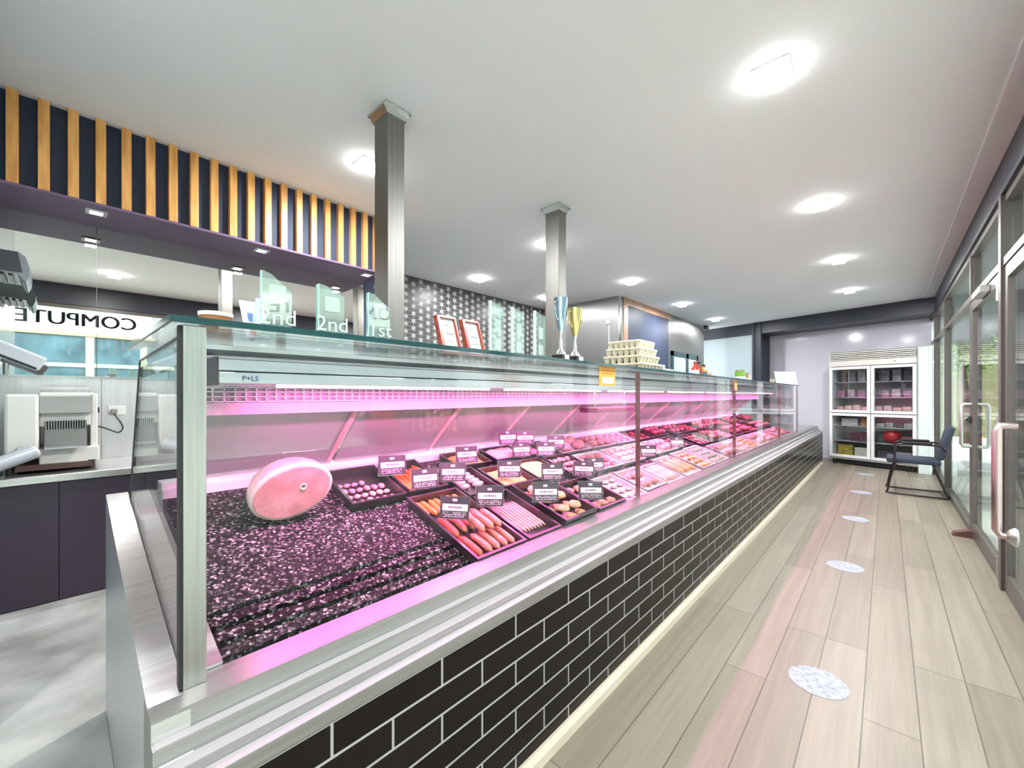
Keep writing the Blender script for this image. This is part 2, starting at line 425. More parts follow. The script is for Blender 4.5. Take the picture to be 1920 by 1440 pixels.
tree(16.5, -1.6, 2.4, 1.0, 'leafy green tree outside, seen high through the far window pane', 1)
tree(14.6, -2.4, 2.5, .8, 'leafy green tree outside, seen through the glass door', 2)
tree(10.0, -2.15, 1.5, .7, 'low bushy tree outside behind the dark board, seen through the glass door', 3)
tree(26, -3.2, 3.6, 2.4, 'leafy green tree furthest along the street outside', 4)
b = MB().box(19, 19.6, -2.6, -.9, -.03, 2.3)
solo('garden_wall', b, mat('yellow_brick', (.36, .34, .18), .8, 0, .15, 8), 'yellow-green brick garden wall outside the far window', 'enclosure', (19, -1.7, 0))  # garden wall, one plain slab of yellow brick
b = MB().box(11.2, 12.8, -3.7, -2.3, 1.15, 1.95, .05)
b.box(11.25, 12.7, -3.6, -2.4, .1, 1.15, .05)
for x in (11.6, 12.4):
    for y in (-3.5, -2.5): b.tube([(x, y - .08, .25), (x, y + .08, .25)], .28, 14)
solo('parked_van', b, mat('slate_blue_paint', (.16, .17, .24), .3), 'slate blue van parked outside, seen through the glass door', 'van', (12, -3, 0))
solo('neighbour_wall', MB().box(22, 22.4, -9, -2.35, -.03, 3.3), mat('mauve_grey_render', (.22, .20, .25), .8), 'mauve-grey wall of a building further along the street outside the glass door', 'building', (22, -4.5, 0))  # only one wall slab of the neighbouring building
t = thing('pavement_board', 'dark green board with round outlines standing outside the glass door', 'sign board', (7.4, -1.2, -.03))
obj('board', MB().box(7.0, 8.0, -1.30, -1.24, .0, .62, .01), mat('dark_green_board', (.012, .03, .025), .5), t)
o_ = MB()
for cx in (7.3, 7.6):
    o_.tube([(cx + .085 * math.cos(a * PI / 8), -1.232, .27 + .10 * math.sin(a * PI / 8)) for a in range(16)], .012, 6, closed=True)
obj('round_outline', o_, mat('pale_line', (.45, .55, .5), .5), t)

# ------------------------------------------------------------------ ceiling lights
def downlight(x, y, label, z=CZ, s=.058, E=0., lens=LENS, grp='square ceiling downlights'):
    t = thing('square_downlight', label, 'ceiling light', (x, y, z), grp)
    f = MB()
    w = s + .018
    for a0, a1, b0, b1 in ((-w, w, -w, -s), (-w, w, s, w), (-w, -s, -s, s), (s, w, -s, s)):
        f.box(x + a0, x + a1, y + b0, y + b1, z - .006, z)
    obj('trim_ring', f, WHITEP, t)
    obj('lens', MB().box(x - s, x + s, y - s, y + s, z - (.042 if E > 5 else .004), z), lens, t)  # ceiling lenses stand proud; glowing sides added to brighten the ceiling around them
    if E:
        ld = bpy.data.lights.new('downlight_lamp', 'AREA'); ld.shape = 'SQUARE'; ld.size = 2 * s; ld.energy = E; ld.color = (.975, .985, 1)
        lo = bpy.data.objects.new('downlight_lamp', ld); col.objects.link(lo); lo.location = (x, y, z - .044)
EL = 26
fr = ['overhead and just out of the picture', 'largest, nearest the camera', 'second', 'third', 'furthest']
for i, x in enumerate((.47, 2.342, 4.225, 6.095, 7.978)):
    downlight(x, .41, 'square downlight in the row above the walkway, ' + ('%s of its row' % fr[i] if i > 1 else fr[i]), E=EL if i else EL * .45)
nm = ['beside the first steel pillar', 'beside the second steel pillar', 'in front of the steel cool room\'s near corner', 'in front of the blackboard', 'near the ceiling camera at the far end']
for i, x in enumerate((1.424, 3.45, 5.328, 7.258, 9.147)):
    downlight(x, 2.62, 'square downlight above the serving aisle, ' + nm[i], E=EL * (.6 if i == 2 else .8 if i > 2 else 1))
downlight(-.6, 2.62, 'square downlight above the serving aisle, at its open end', E=EL)
downlight(-1.4, .41, 'square downlight above the walkway behind the camera', E=EL)
downlight(3.816, 4.06, 'square downlight close to the flower wallpaper, nearer one', E=EL * .3)
downlight(5.29, 4.06, 'square downlight close to the flower wallpaper, by the steel cool room', E=EL * .3)

# ------------------------------------------------------------------ slatted bulkhead over the mirror
BY = 3.372
t = thing('slatted_bulkhead', 'charcoal bulkhead with upright timber battens above the mirror', 'bulkhead', (.9, BY, 2.355))
obj('fascia', MB().box(-.25, 2.0, BY, BY + .03, 2.365, CZ), CHARW, t)
obj('soffit', MB().box(-.25, 2.0, BY - .045, MY + .03, 2.352, 2.366), mat('soffit_pink_light_tint', (.16, .10, .18), .55, 0, .05, 4, spec=.3), t)  # plum tint puts the case's pink light into the soffit colour
for k in range(20):
    x = -.183 + k * .1081
    obj('timber_batten', MB().box(x, x + .043, BY - .042, BY, 2.366, CZ - .001, .002), TIMBER, t)
for x, w in ((.15, 'nearest the left end'), (1.02, 'in the middle'), (1.86, 'by the steel pillar')):
    downlight(x, 3.46, 'small warm spot light under the slatted bulkhead, ' + w, 2.352, .028, 1.5, WARML, 'bulkhead spot lights')
# mirror, leaning back slightly
t = thing('wall_mirror', 'wide two-panel mirror under the slatted bulkhead reflecting the shopfront', 'mirror', (.9, MY, 1.39))
tl = math.tan(math.radians(.55))
for x0, x1 in ((-.248, .163), (.166, 1.998)):
    obj('mirror_panel', MB().prism([(MY, 1.39), (MY + .006, 1.39), (MY + .006 + tl * .96, 2.352), (MY + tl * .96, 2.352)], 'x', x0, x1), MIRROR, t)

# ------------------------------------------------------------------ bench, splashback, machines behind the counter
BT = .862
t = thing('prep_bench', 'steel-topped bench with dark purple-grey panels along the mirror wall', 'bench', (.8, 3.45, PL))
obj('worktop', MB().box(-.25, 2.0, 3.17, MY, BT - .04, BT, .004), STEEL, t)
for x0, x1 in ((-.25, .0), (.003, .33), (.336, .9), (.906, 1.45), (1.456, 2.0)):
    obj('door_panel', MB().box(x0, x1, 3.19, 3.21, PL + .055, BT - .045), DPANEL, t)
obj('carcass', MB().box(-.25, 2.0, 3.215, MY, PL + .05, BT - .041), DARKIN, t)
b = MB()
t2 = thing('steel_splashback', 'brushed steel splashback between the bench and the mirror', 'splashback', (.8, MY, BT))
for x0, x1 in ((-.25, .185), (.187, 2.0)):
    obj('sheet', MB().box(x0, x1, MY - .006, MY + .02, BT + .001, 1.388), mat('pale_steel_sheet', (.74, .72, .72), .36, 1, .06, 4, (20, 20, .8)), t2)
obj('top_ledge', MB().box(-.25, 2.0, MY - .03, MY, 1.380, 1.39), STEELP, t2)
# bread slicer
SX0, SX1, SY0, SY1 = -.185, .155, 3.27, 3.66
t = thing('bread_slicer', 'white bread slicing machine with steel chute on the steel bench', 'slicer', (0, 3.4, BT))
b = MB().box(SX0, -.07, SY0, SY1, .955, 1.275, .012); obj('side_cover', b, CREAM, t)
b = MB().box(-.07, SX1 - .02, SY0 + .06, SY1, 1.10, 1.285, .008); b.box(-.07, SX1, SY0 + .03, SY1, .90, .985, .006)
b.box(SX1 - .035, SX1 - .005, SY0 + .06, SY1, .98, 1.28, .005); obj('body', b, CREAM, t)
obj('hood', MB().prism([(SY0 + .02, 1.175), (SY0 + .06, 1.265), (SY1, 1.32), (SY1, 1.17)], 'x', -.068, SX1 - .03), STEELP, t)
obj('slot', MB().box(-.05, SX1 - .05, SY0 + .055, SY0 + .2, 1.075, 1.13), DARKIN, t)
b = MB()
for k in range(16): b.box(-.046 + k * .0097, -.0445 + k * .0097, SY0 + .045, SY0 + .06, 1.085, 1.135)
obj('blade_rack', b, STEELP, t)
obj('chute', MB().prism([(SY0 + .05, 1.075), (SY0 + .055, 1.085), (SY0 - .02, .995), (SY0 - .025, .985)], 'x', -.05, SX1 - .05), STEELP, t)
obj('crumb_tray', MB().box(-.15, SX1 - .03, SY0 + .01, SY1 - .02, BT + .015, .905), mat('brown_drawer', (.10, .05, .04), .5), t)
b = MB()
for x in (-.17, SX1 - .03):
    for y in (SY0 + .03, SY1 - .05): obj('foot', MB().tube([(x, y, BT), (x, y, .91)], .014), BLACKR, t)
obj('switch', MB().box(SX1 - .005, SX1 + .004, SY0 + .1, SY0 + .13, 1.17, 1.20), BLACKP, t)
b = MB().tube([(-.09, 3.13, .985), (-.17, 3.07, .955), (-.25, 3.01, .925)], .034, 14)
lv = obj('lever_bar', b, GREYMET, t, True)
obj('end_cap', MB().tube([(-.09, 3.13, .985), (-.080, 3.137, .989)], .034, 14), mat('pale_grey_cap', (.55, .5, .5), .4), lv, True)
obj('lever_arm', MB().tube([(-.13, 3.10, .968), (-.13, 3.28, 1.0)], .012, 8), STEELP, t, True)
# power point and cord
t = thing('power_outlet', 'white double power outlet on the steel splashback', 'power outlet', (.255, MY - .006, 1.17))
obj('plate', MB().box(.215, .300, MY - .014, MY - .006, 1.14, 1.20, .003), WPLAST, t)
obj('socket', MB().box(.24, .25, MY - .016, MY - .014, 1.16, 1.175), BLACKP, t)
pts = [(.243, MY - .03, 1.165), (.25, MY - .035, 1.135), (.275, MY - .03, 1.09), (.285, MY - .02, 1.05), (.262, MY - .02, 1.025), (.215, MY - .02, 1.05), (.17, MY - .03, 1.07), (.15, 3.68, 1.05)]
t = thing('mains_cable', 'thin black power cord from the outlet to the bread slicer', 'cord', (.25, MY - .03, 1.17))
def smooth_pts(P, n=6):
    P = [Vector(p) for p in P]; o = []
    for i in range(len(P) - 1):
        a, b_, c_, d_ = P[max(i - 1, 0)], P[i], P[i + 1], P[min(i + 2, len(P) - 1)]
        for k in range(n):
            u = k / n
            o.append(.5 * ((2 * b_) + (c_ - a) * u + (2 * a - 5 * b_ + 4 * c_ - d_) * u * u + (3 * b_ - a - 3 * c_ + d_) * u ** 3))
    return o + [P[-1]]
obj('cable', MB().tube(smooth_pts(pts), .0035, 6), BLACKR, t, True)
obj('plug', MB().box(.228, .258, MY - .045, MY - .017, 1.15, 1.18, .004), mat('grey_plug', (.25, .25, .24), .5), t)
# air conditioner
t = thing('air_conditioner', 'dark grey split air conditioner high on the left side wall', 'air conditioner', (-.25, 3.45, 1.76))
obj('casing', MB().prism([(-.25, 1.985), (-.135, 1.985), (-.112, 1.965), (-.098, 1.91), (-.100, 1.868), (-.112, 1.835), (-.135, 1.872), (-.25, 1.882)], 'y', 3.2, 3.52), ACGREY, t)
obj('end_cap', MB().prism([(-.25, 1.982), (-.137, 1.982), (-.122, 1.885), (-.25, 1.885)], 'y', 3.192, 3.2), mat('shaded_end_cap', (.03, .033, .042), .3), t)  # end face coloured darker than the casing, its shade painted in
b = MB()
for k in range(3): b.box(-.225 + k * .028, -.211 + k * .028, 3.23, 3.49, 1.868, 1.874, 0)
obj('louvre', b, BLACKP, t)
obj('wall_mount', MB().box(-.2495, -.24, 3.22, 3.50, 1.86, 1.95), GREYMET, t)
obj('flap', MB().prism([(-.137, 1.870), (-.120, 1.836), (-.116, 1.838), (-.132, 1.873)], 'y', 3.22, 3.50), GREYMET, t)
# scale display on its pole
t = thing('scale_display', 'pale grey tilted scale display on a pole at the bench\'s left end', 'scale', (-.2, 3.5, BT))
MS = T(-.125, 3.38, 1.475) @ RY(math.radians(28))
obj('display_head', MB().box(-.12, .08, -.02, .03, -.045, .035, .012, MS), mat('pale_grey_case', (.55, .58, .60), .3), t)
obj('screen_back', MB().box(-.11, .07, -.024, -.02, -.042, -.03, 0, MS), BLACKP, t)
obj('pole', MB().tube([(-.225, 3.40, BT), (-.225, 3.40, 1.48)], .013, 10), STEELP, t, True)
obj('base', MB().box(-.245, -.197, 3.33, 3.47, BT, BT + .03, .006), GREYMET, t)

# ------------------------------------------------------------------ pillars
def pillar(x0, y0, z0, label):
    t = thing('steel_pillar', label, 'pillar', (x0 + .05, y0 + .07, z0), 'brushed steel pillars')
    obj('shaft', MB().box(x0, x0 + .105, y0, y0 + .14, z0, CZ - .035, .003), STEELV, t)
    w = .028
    obj('collar', MB().box(x0 - w, x0 + .105 + w, y0 - w, y0 + .14 + w, CZ - .012, CZ).prism([(x0 - .008, CZ - .05), (x0 + .113, CZ - .05), (x0 + .105 + w, CZ - .012), (x0 - w, CZ - .012)], 'y', y0 - .008, y0 + .148), STEELP, t)
pillar(1.200, 2.00, PL, 'square brushed steel pillar rising behind the glass trophies, nearer one')
pillar(2.775, 2.00, PL, 'square brushed steel pillar behind the trophy cups, further one')

# ------------------------------------------------------------------ steel cool room
CLAD = brushed('cool_room_cladding', (.30, .30, .295), .45, (1, 1, 0))
t = thing('cool_room', 'steel clad cool room box with a blackboard beyond the counter', 'cool room', (7.9, 3.6, 0))
CX0, CX1, CY = 5.985, 10.05, 3.13
obj('side_cladding', MB().box(CX0, CX0 + .05, CY, 4.66, 0, CZ - .001), CLAD, t)
obj('front_cladding', MB().box(CX0 + .05, CX1, CY, CY + .05, 0, CZ - .001), CLAD, t)
obj('corner_trim', MB().box(CX0 - .006, CX0 + .03, CY - .006, CY + .02, 0, CZ - .002), STEELP, t)
obj('timber_edge', MB().box(6.10, 6.235, CY - .018, CY, 1.3, 2.73).box(6.10, 8.05, CY - .02, CY, 2.73, CZ - .002), mat('pale_brown_trim', (.36, .21, .13), .4, 0, .15, 6), t)
obj('blackboard', MB().box(6.24, 7.93, CY - .012, CY, 1.3, 2.72), CHARW, t)
dr = obj('door', MB().box(8.06, 8.16, CY - .03, CY, 0, 2.14).box(8.84, 8.98, CY - .03, CY, 0, 2.14).box(9.5, 9.58, CY - .03, CY, 0, 2.14).box(8.06, 9.58, CY - .03, CY, 2.05, 2.14), mat('teal_black_frame', (.02, .05, .06), .4), t)
obj('door_pane', MB().box(8.16, 8.84, CY - .018, CY, .1, 2.05).box(8.98, 9.5, CY - .018, CY, .1, 2.05), mat('pale_blue_pane', (.48, .58, .62), .2), dr)
obj('control_box', MB().box(CX0 - .03, CX0, 3.29, 3.36, 2.42, 2.48, .003).box(CX0 - .008, CX0, 3.315, 3.325, 1.4, 2.42), WPLAST, t)
# ceiling camera
t = thing('security_camera', 'small dark security camera on the ceiling by the cool room\'s far corner', 'camera', (9.75, 2.98, CZ))
obj('mount', MB().lathe([(.05, 0), (.05, .02), (.02, .03)], 14, T(9.75, 2.98, CZ) @ RX(PI)), WPLAST, t)
obj('dome', MB().box(9.70, 9.80, 2.94, 3.03, CZ - .11, CZ - .03, .01), BLACKP, t)
# ------------------------------------------------------------------ display counter
X0, X1, XE = .112, 9.86, 7.985
C = thing('display_counter', 'long refrigerated glass display counter on a black tiled base', 'display counter', (4, 1.4, 0))
TILE.node_tree.nodes  # tile pattern is fixed to the object's own coordinates
o = obj('tiled_front', MB().box(X0 + .02, X1, .905, .93, 0, .548), None, C)
o.data.transform(Matrix.Translation(ORG['display_counter'])); o.location = -ORG['display_counter']
o.data.materials.append(TILE)
obj('base_carcass', MB().box(X0 + .03, X1, .932, 2.0, .0, .54).box(.175, X1, 1.90, 2.0, .54, .92), STEELD, C)
prof = [(.905, .547), (.905, .58), (.933, .58), (.933, .60), (.964, .60), (.964, .634), (.987, .634), (.987, .677), (1.075, .680), (1.075, .545)]
obj('stepped_bumper', MB().prism(prof, 'x', X0, X1), BUMP, C)
STRIP = mat('satin_pale_tread', (.44, .42, .425), .5, .25, .03, 4, (.5, 20, 20))
for y0, y1, z in ((.906, .9325, .5795), (.934, .9635, .5995), (.965, .9865, .6335)):
    obj('tread_strip', MB().box(X0 + .004, X1 - .002, y0, y1, z, z + .0022), STRIP, C)
e = MB().prism([(.905, 0), (2.05, 0), (2.05, .917), (1.99, .903), (1.06, .684), (.987, .67), (.985, .63), (.93, .56), (.905, .546)], 'x', X0 + .0005, .170)
e.prism([(1.077, .55), (2.0, .55), (2.0, .9055), (1.077, .688)], 'x', .177, .242)
obj('end_panel', e, brushed('end_cap_steel', (.72, .71, .70), .34, (.7, 0, .7)), C)
def dz(y): return .645 + .326 * (y - 1.08)
pts = [(1.075, dz(1.075))]
for g in (1.115, 1.165, 1.215, 1.265):
    pts += [(g, dz(g)), (g + .002, dz(g) - .022), (g + .016, dz(g + .016) - .022), (g + .018, dz(g + .018))]
pts += [(1.876, dz(1.876)), (1.876, .56), (1.075, .56)]
obj('chip_deck', MB().prism(pts, 'x', .245, XE), DECKM, C)
WE = mat('white_enamel', (.78, .77, .77), .3, 0, .02, 4)
obj('rear_ledge', MB().box(.245, XE, 1.8765, 1.985, .86, .936).box(.245, XE, 1.90, 1.985, .936, .957), WE, C)
obj('end_bench', MB().box(XE + .02, X1, 1.078, 2.0, .545, .679), STEEL, C)
obj('corner_post', MB().box(.167, .206, 1.040, 1.062, .679, 1.412, .002), mat('satin_post_steel', (.42, .415, .39), .34, 1, .10, 6, (30, 30, .8)), C)
obj('corner_gasket', MB().box(.1605, .167, 1.040, 1.062, .682, 1.41), BLACKR, C)
for a, b_ in ((.207, 2.259), (2.265, 4.308), (4.314, 6.53), (6.536, 7.98)):
    obj('front_pane', MB().box(a, b_, 1.046, 1.054, .681, 1.4135), GLASSF, C)
for x in (2.262, 4.311, 6.533, 7.982):
    obj('glass_fin', MB().box(x - .0025, x + .0025, 1.055, 1.082, .682, 1.41), mat('bronze_glass_edge', (.20, .12, .11), .25, .3), C)
obj('side_pane', MB().prism([(1.064, .69), (1.975, .905), (1.722, 1.376), (1.722, 1.413), (1.064, 1.413)], 'x', .1705, .1765), GLASSC, C)
obj('side_frame', MB().tube([(.1735, 1.07, 1.393), (.1735, 1.724, 1.377), (.1735, 1.985, .905)], .0055, 6), BLACKP, C)
tp = obj('top_shelf', MB().box(.15, 7.99, 1.038, 1.76, 1.4145, 1.427), GLASSC, C)
obj('front_edge', MB().box(.15, 7.99, 1.030, 1.0378, 1.4145, 1.428).box(.144, .1498, 1.03, 1.76, 1.4145, 1.428), GEDGE, tp)
obj('dark_rail', MB().box(.207, 7.95, 1.36, 1.41, 1.383, 1.3955).box(.30, 7.95, 1.39, 1.55, 1.3362, 1.3398), mat('black_rail', (.02, .025, .03), .4), C)  # thin black strips above and between the housing boxes
hs = obj('light_housing', MB().box(.30, 7.95, 1.385, 1.56, 1.340, 1.374, .002).box(.30, 7.95, 1.38, 1.56, 1.303, 1.336, .002).box(.207, 7.95, 1.40, 1.42, 1.396, 1.412).box(.25, 7.95, 1.66, 1.69, 1.25, 1.41), mat('satin_aluminium', (.56, .575, .59), .34, .9, .06, 3, (.8, 30, 30)), C)
obj('end_cover', MB().box(.292, .2995, 1.375, 1.565, 1.298, 1.378), mat('dark_plum_cap', (.035, .02, .03), .4), hs)
obj('marker_lettering', text_mb('P+LS', .021, T(.378, 1.3785, 1.318) @ RX(PI / 2), .0005), mat('blue_ink', (.05, .07, .22), .6), hs)
b = MB(); x = .455
while x < 7.8:
    b.box(x, min(x + .92, 7.9), 1.392, 1.404, 1.2935, 1.3025); x += 1.03
obj('led_tube', b, PINKLED, C)
b = MB()
for k in range(246): b.box(.30 + k * .031, .303 + k * .031, 1.598, 1.612, 1.247, 1.297)
for z in (1.247, 1.2635, 1.28, 1.2945): b.box(.30, 7.92, 1.598, 1.612, z, z + .003)
obj('air_grille', b, WE, C)
obj('rear_header', MB().box(.245, 7.95, 1.618, 1.64, 1.205, 1.30).box(.245, 7.95, 1.60, 1.62, 1.205, 1.245), mat('pale_rear_panel', (.40, .36, .38), .4, 0, .03, 6), C)
sl = [(1.655, 1.21), (1.665, 1.215), (1.935, .965), (1.925, .957)]
for k in range(14):
    xa = .285 + k * .57
    if xa > 7.5: break
    d = obj('rear_sliding_door', MB().prism([(1.657, 1.212), (1.665, 1.218), (1.932, .965), (1.924, .957)], 'x', xa + .014, xa + .542), GLASSR, C)
    obj('door_stile', MB().prism([(1.645, 1.205), (1.668, 1.225), (1.94, .968), (1.92, .957)], 'x', xa + .545, xa + .567), mat('rosy_stile', (.62, .45, .43), .35), d)
obj('case_end_pane', MB().prism([(1.06, .682), (1.97, .91), (1.72, 1.376), (1.72, 1.412), (1.06, 1.412)], 'x', 7.955, 7.963), GLASSC, C)
lb = mat('trim_beige', (.50, .43, .33), .5)
struct('baseboard_counter', MB().prism([(.868, 0), (.904, 0), (.904, .034), (.893, .036), (.876, .024)], 'x', X0 + .03, 9.6), lb)
for k in range(8):
    ld = bpy.data.lights.new('case_lamp', 'AREA'); ld.shape = 'RECTANGLE'; ld.size = .92; ld.size_y = .02; ld.energy = 8.0; ld.color = (1, .15, .60)
    lo = bpy.data.objects.new('case_lamp', ld); col.objects.link(lo); lo.location = (.455 + .46 + k * .955, 1.398, 1.288); lo.rotation_euler = (math.radians(18), 0, 0); ld.spread = math.radians(150)

# ------------------------------------------------------------------ things on the counter top
TZ = 1.4285
ETCH = mat('white_etched_numeral', (.50, .56, .54), .6, 0, .03, 30)
def trophy(x, y, w, h, drop, rz, label, txt):
    M = T(x, y, TZ) @ RZ(rz)
    t = thing('glass_trophy', label, 'trophy', group='glass trophies by the near end', M=M)
    P = [(0, 0), (w, 0), (w, h - drop), (w * .75, h - drop * .72), (w * .3, h - drop * .15), (0, h)]
    obj('slab', MB().prism(P, 'y', 0, .018), GLASSG, t)
    obj('green_edge', MB().box(-.004, 0, -.001, .019, 0, h - .002), PEDGE, t)
    obj('numeral', text_mb(txt, .064, T(w * .52, -.002, .058) @ RX(PI / 2), .001), ETCH, t)
    obj('etched_panel', MB().box(w * .22, w * .8, -.0015, 0, h * .55, h * .8), FROST, t)
trophy(.376, 1.27, .073, .187, .052, -.20, 'tallest cut-glass trophy with numerals, just right of the white brochure', '2nd')
trophy(.530, 1.27, .075, .180, .030, -.12, 'middle cut-glass trophy with a frosted numeral, between the other two', '2nd')
trophy(.692, 1.27, .070, .184, .05, -.25, 'cut-glass trophy standing against the nearer steel pillar', '1st')
# leaning brochure
a = math.radians(32)
M = T(.349, 1.31, TZ + .002) @ RX(-a)
t = thing('brochure', 'white leaning brochure with blue and red pictures near the counter\'s left end', 'brochure', M=M)
obj('card', MB().box(0, .062, 0, .003, 0, .135), PAPER, t)
obj('blue_print', MB().box(.014, .044, -.001, 0, .058, .09), mat('blue_print', (.16, .25, .55), .6, 0, .4, 60), t)
obj('red_print', MB().box(.012, .036, -.001, 0, .01, .035), mat('red_print', (.50, .20, .15), .6, 0, .4, 60), t)
obj('dark_print', MB().box(.045, .058, -.001, 0, .04, .065), mat('mauve_print', (.4, .3, .35), .6, 0, .4, 60), t)
obj('stand', MB().prism([(.006, .004), (.074, 0), (.010, .115)], 'x', .025, .037, RX(a)), mat('clear_brace', (.7, .75, .75), .3), t)
t = thing('wooden_bowl', 'small brown wooden bowl with a white rim beside the corner post', 'bowl', (.315, 1.48, TZ))
obj('bowl', MB().lathe([(.026, 0), (.038, .02), (.042, .075), (.036, .075), (.03, .02)], 20, T(.315, 1.48, TZ)), mat('warm_wood', (.30, .12, .04), .4, 0, .3, 10, (1, 1, 6)), t, True)
obj('rim', MB().lathe([(.043, .075), (.044, .086), (.03, .086), (.03, .075)], 20, T(.315, 1.48, TZ)), WPLAST, t, True)
def cert(x, y, w, h, label):
    M = T(x, y, TZ + .004) @ RX(-math.radians(17)) @ RZ(0)
    t = thing('framed_certificate', label, 'picture frame', group='framed certificates', M=M)
    f = MB().box(0, .016, -.012, .012, 0, h, .002).box(w - .010, w, -.012, .012, 0, h, .002).box(.016, w - .01, -.012, .012, h - .010, h).box(.016, w - .01, -.012, .012, 0, .010)
    obj('frame', f, ROSEW, t)
    pg = obj('paper', MB().box(.014, w - .008, -.002, .004, .008, h - .008), PAPER, t)
    gp = mat('grey_print', (.25, .27, .27), .7)
    for a0, a1, c0, c1 in ((.4, .78, .53, .57), (.42, .6, .75, .78), (.38, .75, .35, .365)): obj('print_line', MB().box(w * a0, w * a1, -.003, -.002, h * c0, h * c1), gp, pg)
cert(1.020, 1.30, .10, .168, 'red framed certificate leaning on the counter top, nearer of two')
cert(1.154, 1.30, .10, .168, 'red framed certificate leaning on the counter top, further of two')
for x0, h, lab in ((1.315, .27, 'nearest the red frames'), (1.462, .265, 'middle one'), (1.632, .272, 'beside the tall trophy cup')):
    t = thing('glass_plaque', 'tall upright clear glass plaque, ' + lab, 'plaque', (x0 + .04, 1.33, TZ), 'tall glass plaques')
    obj('pane', MB().prism([(x0, TZ), (x0 + .08, TZ), (x0 + .08, TZ + h - .02), (x0, TZ + h)], 'y', 1.32, 1.334), GLASSG, t)
    obj('bright_edge', MB().box(x0 - .004, x0, 1.319, 1.335, TZ, TZ + h), mat('bright_glass_edge', (.72, .80, .78), .2), t)
    for za, zb in ((.05, .10), (.13, .19)): obj('etching', MB().box(x0 + .022, x0 + .06, 1.3185, 1.32, TZ + za, TZ + zb), FROST, t)
def cup(x, y, s, m_, label, hb, split):
    t = thing('trophy_cup', label, 'trophy', (x, y, TZ))
    obj('base', MB().box(x - .035, x + .035, y - .035, y + .035, TZ, TZ + .062, .003), BLACKP, t)
    obj('name_plate', MB().box(x - .012, x + .028, y - .037, y - .035, TZ + .034, TZ + .056), WPLAST, t)
    M = T(x, y, TZ + .062)
    obj('stem', MB().lathe([(.03, 0), (.026, .012), (.010, .03), (.008, hb * .35), (.014, hb * .42)], 18, M), STEELP, t, True)
    obj('cup_bowl', MB().lathe([(.012, hb * .40), (.022, hb * .52), (.034 * s, hb * .75), (.042 * s, hb), (.038 * s, hb), (.03 * s, hb * .75)], 20, M), m_, t, True)
    hd = MB()
    for sg in (-1, 1):
        hd.tube([(x + sg * .026 * s, y, TZ + .062 + hb * .6), (x + sg * .060 * s, y, TZ + .062 + hb * .72), (x + sg * .062 * s, y, TZ + .062 + hb * .90), (x + sg * .040 * s, y, TZ + .062 + hb * .92)], .004, 6)
    obj('handle', hd, m_, t, True)
cup(1.835, 1.31, .9, mat('blue_silver', (.42, .52, .60), .14, 1, .1, 6), 'tall silver-blue trophy cup on a black base, in front of the further pillar', .308, 1)
cup(1.973, 1.31, 1.0, mat('gold_plate', (.72, .55, .24), .2, 1, .1, 6), 'shorter gold trophy cup, right of the silver one', .272, 1)
# egg trays
PULP = mat('egg_tray_pulp', (.56, .52, .40), .85, 0, .08, 30, bump=.3, bs=80)
et_lab = ['bottom pulp egg tray of the stack on the counter top', 'second pulp egg tray up in the stack on the counter', 'third pulp egg tray up in the stack on the counter', 'topmost pulp egg tray of the stack on the counter']
for k in range(4):
    g = .012 * k
    xa, ya = 2.46 + g, 1.13 + g
    t = thing('egg_tray', et_lab[k], 'egg tray', (2.6, 1.27, TZ + .0505 * k), 'stacked egg trays')
    z0 = TZ + .0505 * k
    wx, wy = .31 - 2 * g, .30 - 2 * g
    obj('rim', MB().box(xa, xa + wx, ya, ya + wy, z0 + .034, z0 + .049, .004), PULP, t)
    b = MB(); n = 6
    for i in range(n):
        for j in range(n):
            if 0 < i < n - 1 and 0 < j < n - 1: continue
            b.lathe([(.014, 0), (.023, .034)], 10, T(xa + wx * (i + .5) / n, ya + wy * (j + .5) / n, z0))
    obj('egg_cup', b, PULP, t)
solo('paper_pad', MB().box(2.84, 2.99, 1.14, 1.24, TZ, TZ + .026, .002), mat('cream_pad', (.76, .74, .62), .8), 'small cream paper pad lying just right of the egg trays', 'pad', (2.91, 1.19, TZ))
solo('paper_punch', MB().box(2.775, 2.825, 1.13, 1.19, TZ, TZ + .05, .008), GREYMET, 'small grey gadget between the egg trays and the cream pad', 'gadget', (2.8, 1.16, TZ))
# notices on the front glass
t = thing('orange_notice', 'orange striped notice with a white lower panel on the case\'s front glass', 'notice', (1.86, 1.04, 1.32))
obj('card', MB().box(1.785, 1.945, 1.0425, 1.0455, 1.318, 1.425), mat('orange_card', (.76, .34, .05), .6, 0, .05, 20), t)
obj('stripe', MB().box(1.805, 1.93, 1.0415, 1.0425, 1.404, 1.408).box(1.805, 1.93, 1.0415, 1.0425, 1.392, 1.396).box(1.805, 1.93, 1.0415, 1.0425, 1.378, 1.383), mat('dark_orange_ink', (.55, .22, .04), .6), t)
obj('white_panel', MB().box(1.812, 1.925, 1.0415, 1.0425, 1.328, 1.36), PAPER, t)
t = thing('narrow_notice', 'narrow orange notice where the second and third glass panes meet', 'notice', (4.28, 1.04, 1.3))
obj('card', MB().box(4.225, 4.305, 1.042, 1.0455, 1.315, 1.42), mat('orange_brown_card', (.62, .34, .16), .6), t)
obj('stripe', MB().box(4.24, 4.29, 1.041, 1.042, 1.38, 1.40), mat('brown_ink', (.3, .12, .05), .6), t)
